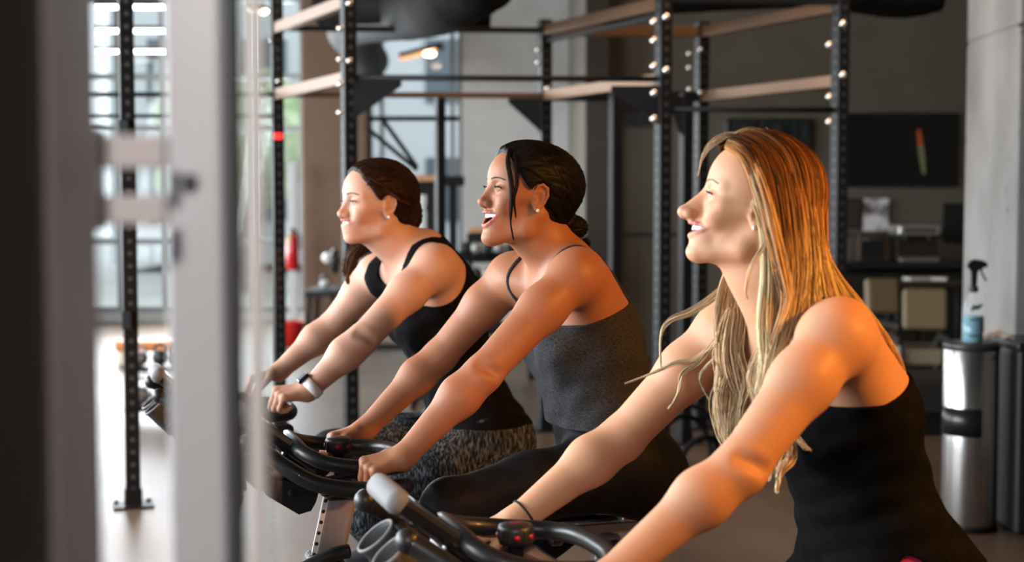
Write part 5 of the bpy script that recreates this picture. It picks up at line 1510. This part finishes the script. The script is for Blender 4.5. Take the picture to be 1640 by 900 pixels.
tg_.cyl((0, 0, .235), (0, 0, .262), .021, 20)
tg_.prism([(-.012, .262), (.010, .262), (.014, .33), (.030, .345), (.052, .352), (.060, .350), (.058, .372), (.030, .385), (.0, .388), (-.022, .378), (-.034, .352), (-.022, .345), (-.014, .330)], (0, -.012, 0), (1, 0, 0), (0, 0, 1), (0, .024, 0))
tg_.tube([(.034, 0, .350), (.036, 0, .325), (.050, 0, .300), (.058, 0, .288)], .005, 8)
tg_.build('trigger', mat('black trigger', (.01, .01, .011), .4), sp_)
bb = empty('waste_bin', (at(1669, 855, 6.7).x, 6.70, 0), 0, 'tall black square bin standing beside the round steel bin', 'bin')
MB().box((0, 0, .43), (.40, .40, .86), None, .02).build('body', mat('black bin', (.008, .008, .008), .5), bb)
MB().box((0, 0, .875), (.415, .415, .04), None, .012).build('lid', mat('black lid', (.012, .012, .012), .4), bb)
nv = np.array([(x, y) for x in np.linspace(-.07, .07, 12) for y in np.linspace(-.05, .05, 9)])
vz = [(x, y, .006 + .035 * max(0, math.exp(-((x + .01) ** 2 + y ** 2) * 600)) + .008 * math.sin(x * 90 + y * 40)) for x, y in nv]
fz = [(i * 9 + j, i * 9 + j + 1, (i + 1) * 9 + j + 1, (i + 1) * 9 + j) for i in range(11) for j in range(8)]
m_ = MB(); m_.add(vz, fz, True); o = m_.build('paper_towel', mat('white wipe', (.75, .68, .64), .8)); o.location = (at(1605, 548, 6.6).x, 6.66, .895)
so_ = o.modifiers.new('thick', 'SOLIDIFY'); so_.thickness = .004
tag(o, 'crumpled pale wipe lying on the black bin beside the spray bottle', 'wipe')

# ------------------------------------------------------------------ gym things in the middle distance
def dumbbell(x, y, z, rz, r, L, m, label, group):
    e = empty('dumbbell', (x, y, z), rz, label, 'dumbbell', group)
    MB().cyl((-L / 2 + .02, 0, 0), (L / 2 - .02, 0, 0), .014, 12).build('handle', SILV, e)
    for s in (-1, 1): MB().cyl((s * L / 2 - s * .055, 0, 0), (s * L / 2, 0, 0), r, 18).build('weight', m, e)
    return e
DBK = mat('black rubber weight', (.02, .02, .02), .5); DBG = mat('grey steel weight', (.35, .34, .33), .35, .6)
dr = empty('dumbbell_rack', (X(790, 12.5), 12.5, 0), 0, 'black dumbbell rack against the pale wall, in front of the laughing rider', 'rack')
xs0, xs1 = X(730, 12.5) - X(790, 12.5), X(850, 12.5) - X(790, 12.5)
tz = (Zp(408, 12.5), Zp(448, 12.5), .45)
for i, z in enumerate(tz):
    MB().box((0, -.08 * i, z - .02), (xs1 - xs0, .22, .025), (math.radians(18), 0, 0), .004).build('shelf', PLAIN, dr)
for s in (xs0, xs1):
    f = MB(); f.bar((s, .12, 0), (s, .05, tz[0] + .02), .05); f.bar((s, -.30, 0.02), (s, .18, .02), .05); f.build('upright', PLAIN, dr)
for i, z in enumerate(tz[:2]):
    for k in range(6):
        dumbbell(X(790, 12.5) + xs0 + .08 + k * (xs1 - xs0 - .12) / 5.3, 12.5 - .08 * i - .01, z + .062, math.pi / 2 + .05 * (k % 2), .048, .22, DBG if (k + i) % 2 else DBK, 'short dumbbell lying on the black dumbbell rack by the pale wall', 'dumbbells on the rack')
# shelf with a wooden top by the far window
def wood_shelf(px0, px1, py, d, lab, extra=0):
    x0, x1, z = X(px0, d), X(px1, d), Zp(py, d)
    e = empty('shelf_unit', ((x0 + x1) / 2, d, 0), 0, lab, 'shelf'); w = x1 - x0
    MB().box((0, 0, z), (w, .34, .045), None, .004).build('top', mat('pale wood', (.55, .30, .16), .45), e)
    MB().box((0, 0, z - .075), (w + .04, .34, .09), None, .006).build('rail', PLAIN, e)
    for s in (-1, 1):
        for q in (-1, 1): MB().bar((s * w * .48, q * .14, 0), (s * w * .48, q * .14, z - .1), .04).build('leg', PLAIN, e)
    MB().box((0, 0, z * .45), (w, .32, .03), None, .004).build('shelf', PLAIN, e)
    return e
wood_shelf(662, 700, 286, 10.6, 'tall black shelf with a pale wooden top behind the bun of the farthest rider')
wood_shelf(752, 800, 368, 13.6, 'black shelf with a pale wooden top before the grey wall')
# machine body: pale cabinet with black frame
mc_ = empty('cable_machine', (X(712, 11.4), 11.4, 0), 0, 'pale grey weight machine with a black frame beside the tall shelf', 'weight machine')
MB().box((-.10, .05, Zp(395, 11.4) / 2 + .35), (.20, .18, Zp(300, 11.4) - .3), None, .02).build('weight_shroud', mat('pale shroud', (.52, .52, .50), .5), mc_)
for x in (X(690, 11.4), X(726, 11.4)): MB().bar((x - X(712, 11.4), -.06, 0), (x - X(712, 11.4), -.06, Zp(290, 11.4)), .06).build('upright', PLAIN, mc_)
MB().box((X(708, 11.4) - X(712, 11.4), -.06, Zp(290, 11.4)), (.36, .12, .08), None, .01).build('head_beam', PLAIN, mc_)
MB().ball((-.13, -.07, Zp(333, 11.4)), .03, 12, 8).build('pulley_knob', GLOSS, mc_)
MB().box((0, -.05, .04), (.5, .7, .06), None, .01).build('base', PLAIN, mc_)
# weight bench and wall ball by the brown pier
wbn = empty('weight_bench', (X(520, 15.5), 15.5, 0), 0, 'low black bench in front of the brown pier', 'bench')
zz = Zp(466, 15.5); wv = X(546, 15.5) - X(495, 15.5)
MB().box((0, 0, zz), (wv, .9, .07), None, .02).build('pad', mat('black pad', (.012, .012, .012), .5), wbn)
for s in (-1, 1):
    for k_ in (-1, 1): MB().bar((s * wv * .45, .4 * k_, 0), (s * wv * .35, .3 * k_, zz - .03), .045).build('leg', PLAIN, wbn)
kt = empty('kettlebell', (X(520, 15.5) + .02, 15.3, zz + .035), 0, 'small pale kettlebell standing on the low black bench', 'kettlebell')
MB().ball((0, 0, .05), .055, 18, 12, (1, 1, .9)).build('weight', mat('pale kettlebell', (.5, .5, .5), .4), kt)
MB().tube(spline([(-.035, 0, .08), (-.04, 0, .125), (0, 0, .145), (.04, 0, .125), (.035, 0, .08)], 14), .009, 8).build('handle', GLOSS, kt)
sb_ = empty('barbell', (X(535, 14.6), 14.6, Zp(418, 14.6)), 0, 'barbell end with a pale collar sticking out beside the tall rack post', 'barbell')
MB().cyl((-.12, 0, 0), (1.1, 0, 0), .016, 12).build('bar', SILV, sb_)
MB().cyl((-.03, 0, -.0), (.04, 0, 0), .13, 28).build('weight_plate', DBK, sb_)
MB().ball((-.07, 0, .03), .06, 14, 10).build('collar', mat('pale collar', (.7, .68, .66), .4), sb_)
bs = empty('barbell_stand', (X(560, 14.6), 14.75, 0), 0, 'black upright stand holding the barbell behind the farthest rider', 'stand')
for x in (.02, .75): MB().bar((x, -.0, 0), (x, -.0, Zp(418, 14.6) + .03), .05).build('upright', PLAIN, bs)
MB().bar((.02, 0, .03), (.75, 0, .03), .05).build('base', PLAIN, bs)
for x in (.02, .75): MB().box((x, -.10, Zp(418, 14.6) - .04), (.05, .20, .03), None, .004).build('hook', PLAIN, bs)
# extinguisher and red bucket by the window
fx = empty('fire_extinguisher', (X(468, 17.2), 17.188, Zp(432, 17.2)), 0, 'red fire extinguisher hanging by the bright window strip', 'fire extinguisher')
MB().lathe([(.06, 0), (.075, .02), (.075, .36), (.045, .42), (.02, .44)], (0, 0, 0), 24).build('cylinder', mat('extinguisher red', (.55, .01, .012), .3, coat=.5), fx)
MB().box((0, 0, .47), (.05, .04, .07), None, .01).build('valve', GLOSS, fx); MB().tube(spline([(.02, 0, .46), (.09, -.02, .42), (.10, -.02, .25)], 12), .010, 8).build('hose', GLOSS, fx)
MB().box((-.03, -.073, .38), (.05, .01, .12), None, .003).build('tag', mat('cream tag', (.75, .6, .4), .6), fx)
ep = empty('bracket_post', (X(468, 17.2), 17.32, 0), 0, 'slim white post carrying the fire extinguisher', 'post'); MB().box((0, 0, 1.0), (.10, .10, 2.0), None, .006).build('post', mat('white post', (.6, .6, .6), .5), ep)
rbk = MB(); rbk.lathe([(.09, 0), (.12, .26), (.125, .27), (.115, .27), (.085, .01)], (0, 0, 0), 24); o = rbk.build('red_bucket', mat('red plastic', (.55, .015, .015), .4)); o.location = (X(468, 15.0), 15.0, 0); tag(o, 'red bucket on the floor by the window, under the fire extinguisher', 'bucket')
# things past the door frame on the left
stp = empty('aerobic_step', (X(240, 13.4), 13.4, 0), 0, 'low orange step platform on the floor, seen between the door members', 'step')
MB().box((0, 0, .18), (.62, .36, .10), None, .03).build('deck', mat('orange deck', (.65, .20, .05), .5), stp)
for s in (-1, 1): MB().box((.24 * s, 0, .065), (.10, .34, .13), None, .02).build('riser', mat('cream riser', (.7, .6, .5), .5), stp)
lr = empty('kettlebell_rack', (X(250, 9.9), 9.9, 0), 0, 'small black rack of silver and black weights past the door frame', 'rack')
for z in (.10, .38): MB().box((0, 0, z), (.42, .30, .03), None, .004).build('shelf', PLAIN, lr)
for s in (-1, 1): MB().bar((.21 * s, .12, 0), (.21 * s, .12, .52), .04).build('upright', PLAIN, lr)
for i, (dx, z, r, m) in enumerate(((-.13, .115, .075, DBG), (.03, .115, .085, DBG), (-.12, .395, .055, DBG), (.02, .395, .06, DBK), (.14, .395, .055, DBK))):
    k = empty('kettlebell', (X(250, 9.9) + dx, 9.88, z), 0, ('silver' if m is DBG else 'black') + ' kettlebell on the ' + ('lower' if z < .2 else 'upper') + ' shelf of the small rack past the door frame', 'kettlebell', 'kettlebells ' + ('silver' if m is DBG else 'black') + (' lower' if z < .2 else ' upper'))
    MB().ball((0, 0, r * .92), r, 18, 12, (1, 1, .92)).build('weight', m, k)
    MB().tube(spline([(-r * .6, 0, r * 1.5), (-r * .7, 0, r * 2.2), (0, 0, r * 2.5), (r * .7, 0, r * 2.2), (r * .6, 0, r * 1.5)], 14), .010, 8).build('handle', m, k)
# looped bands on the floor behind the bikes
rb_ = random.Random(4)
for i, (px, r, dy, tilt) in enumerate(((1096, .155, 0, .15), (1108, .17, .06, -.25), (1122, .12, -.05, .6))):
    q = []
    for k in range(40):
        a = k / 40 * 6.283; q.append((r * math.cos(a), .03 * math.sin(a * 2 + i), r * 1.2 * math.sin(a)))
    o = MB().tube(q, .016, 10, closed=True).build('resistance_band', mat('black band', (.006, .006, .006), .7, spec=.1)); o.location = (X(px, 7.6), 7.6 + dy * 3.2, r * 1.2 + .016); o.rotation_euler = (0, 0, tilt)
    tag(o, 'thick looped black resistance band standing on the floor behind the middle rider', 'band', 'looped resistance bands')
# ------------------------------------------------------------------ outside
og = MB(); og.box((-2, 40, -.35), (120, 60, .3)); o = og.build('ground_outside', mat('pale paving', (.45, .44, .42), .9)); struct(o)
fb = empty('building_outside', (-1.6, 34, 0), 0, 'pale building across the street seen through the tall window', 'building')
MB().box((0, 3, 5), (16, 6, 10), None, .05).build('wall', mat('pale render', (.55, .56, .58), .9), fb)
for x in np.arange(-6.5, 7, 2.2):
    for z in (1.8, 4.6): 
        wo_ = MB().box((x, -.03, z), (1.1, .08, 1.5), None, .01).build('window', mat('dark window', (.10, .12, .14), .15), fb)
for (x, y, h, g) in ((-5.1, 27, 3.2, 0), (-5.9, 31, 3.8, 1), (-12.5, 29, 3.4, 2)):
    t = empty('street_tree', (x, y, -.2), 0, 'pale green tree outside the window, behind the door glass', 'tree', 'trees outside')
    MB().tube([(0, 0, 0), (.05, 0, h * .4), (0, .05, h * .7)], [.14, .10, .05], 10).build('trunk', mat('bark', (.12, .08, .05), .9), t)
    f = Field()
    for k in range(16): f.ell((rb_.uniform(-1, 1), rb_.uniform(-1, 1), h * rb_.uniform(.55, 1.05)), (rb_.uniform(.45, .8),) * 3, .15)
    fn = lambda p, f=f: f(p) - .06 * np.sin(p[:, 0] * 17) * np.sin(p[:, 1] * 19) * np.sin(p[:, 2] * 15)
    v, fc = surface(fn, (-2.3, -2.3, h * .2), (2.3, 2.3, h * 1.6), .09)
    link_mesh('crown', np_mesh('crown', v, fc), noise_mat('leaves', (.22, .28, .14), (.42, .50, .28), 5, .8), t)

# ------------------------------------------------------------------ doorway in front of the camera
JAMB = noise_mat('mauve grey metal', (.30, .25, .24), (.34, .285, .275), 5, .42, (1, 1, .2))
ALD = mat('pale aluminium', (.45, .44, .45), .38, .15)
def vslab(mb, px0, px1, d0, d1, z0=0, z1=2.35):
    mb.prism([(X(px0, d0), d0), (X(px1, d0), d0), (X(px1, d1), d1), (X(px0, d1), d1)], (0, 0, z0), (1, 0, 0), (0, 1, 0), (0, 0, z1 - z0))
m_ = MB(); x0 = X(56, .78); m_.box((x0 - .6, .72, 2.3), (1.2, .12, 4.6)); struct(m_.build('wall_front', mat('dark brown wall', (.020, .016, .013), .8)))
m_ = MB(); x1 = X(160, .91); x0 = X(40, .86); m_.box(((x0 + x1) / 2, .86, 1.2), (x1 - x0, .10, 2.4), None, .006); 
struct(m_.build('trim_2', JAMB))
door = MB(); x0 = X(265, 1.01); x1 = X(374, 1.05); door.box(((x0 + x1) / 2, 1.03, 1.2), (x1 - x0, .04, 2.38), None, .004)
dro = struct(door.build('door_1', ALD))
gs = MB(); gs.box((x1 + .003, 1.035, 1.2), (.006, .03, 2.36)); gs.build('gasket', mat('dark gasket', (.05, .055, .06), .5), dro)
gx1 = X(433, 1.02); gg = MB(); gg.box(((x1 + gx1) / 2, 1.03, 1.2), (gx1 - x1, .008, 2.34)); gg.build('glass', GLASS, dro)
ge = MB(); xg0, xg1 = X(396, .80), X(424, .80); ge.box(((xg0 + xg1) / 2, .80, 1.2), (xg1 - xg0, .012, 2.36), None, .003); eo = struct(ge.build('trim_3', mat('pale edge profile', (.50, .46, .44), .4)))
pf = at(303, 291, 1.005); sc_ = MB(); sc_.cyl((pf.x, 1.012, pf.z), (pf.x, 1.002, pf.z), .0058, 16); sc_.build('screw', mat('dark screw', (.03, .03, .03), .5), dro)
hb_ = MB()
for y0, y1 in ((216, 270), (312, 360)):
    za, zb_ = at(200, y0, .95).z, at(200, y1, .95).z; xa, xb = X(150, .95), X(268, .95)
    hb_.box(((xa + xb) / 2, .95, (za + zb_) / 2), (xb - xa, .012, za - zb_), None, .002)
za, zb_ = at(160, 205, .95).z, at(160, 370, .95).z
hb_.box((X(160, .95), .94, (za + zb_) / 2), (.008, .03, za - zb_), None, .002)
hb_.build('hinge', mat('warm grey steel', (.42, .38, .37), .4), dro)
# threshold and header close the door frame
th_ = MB(); th_.box((-.25, .95, .01), (.7, .2, .02)); struct(th_.build('trim_4', ALD))
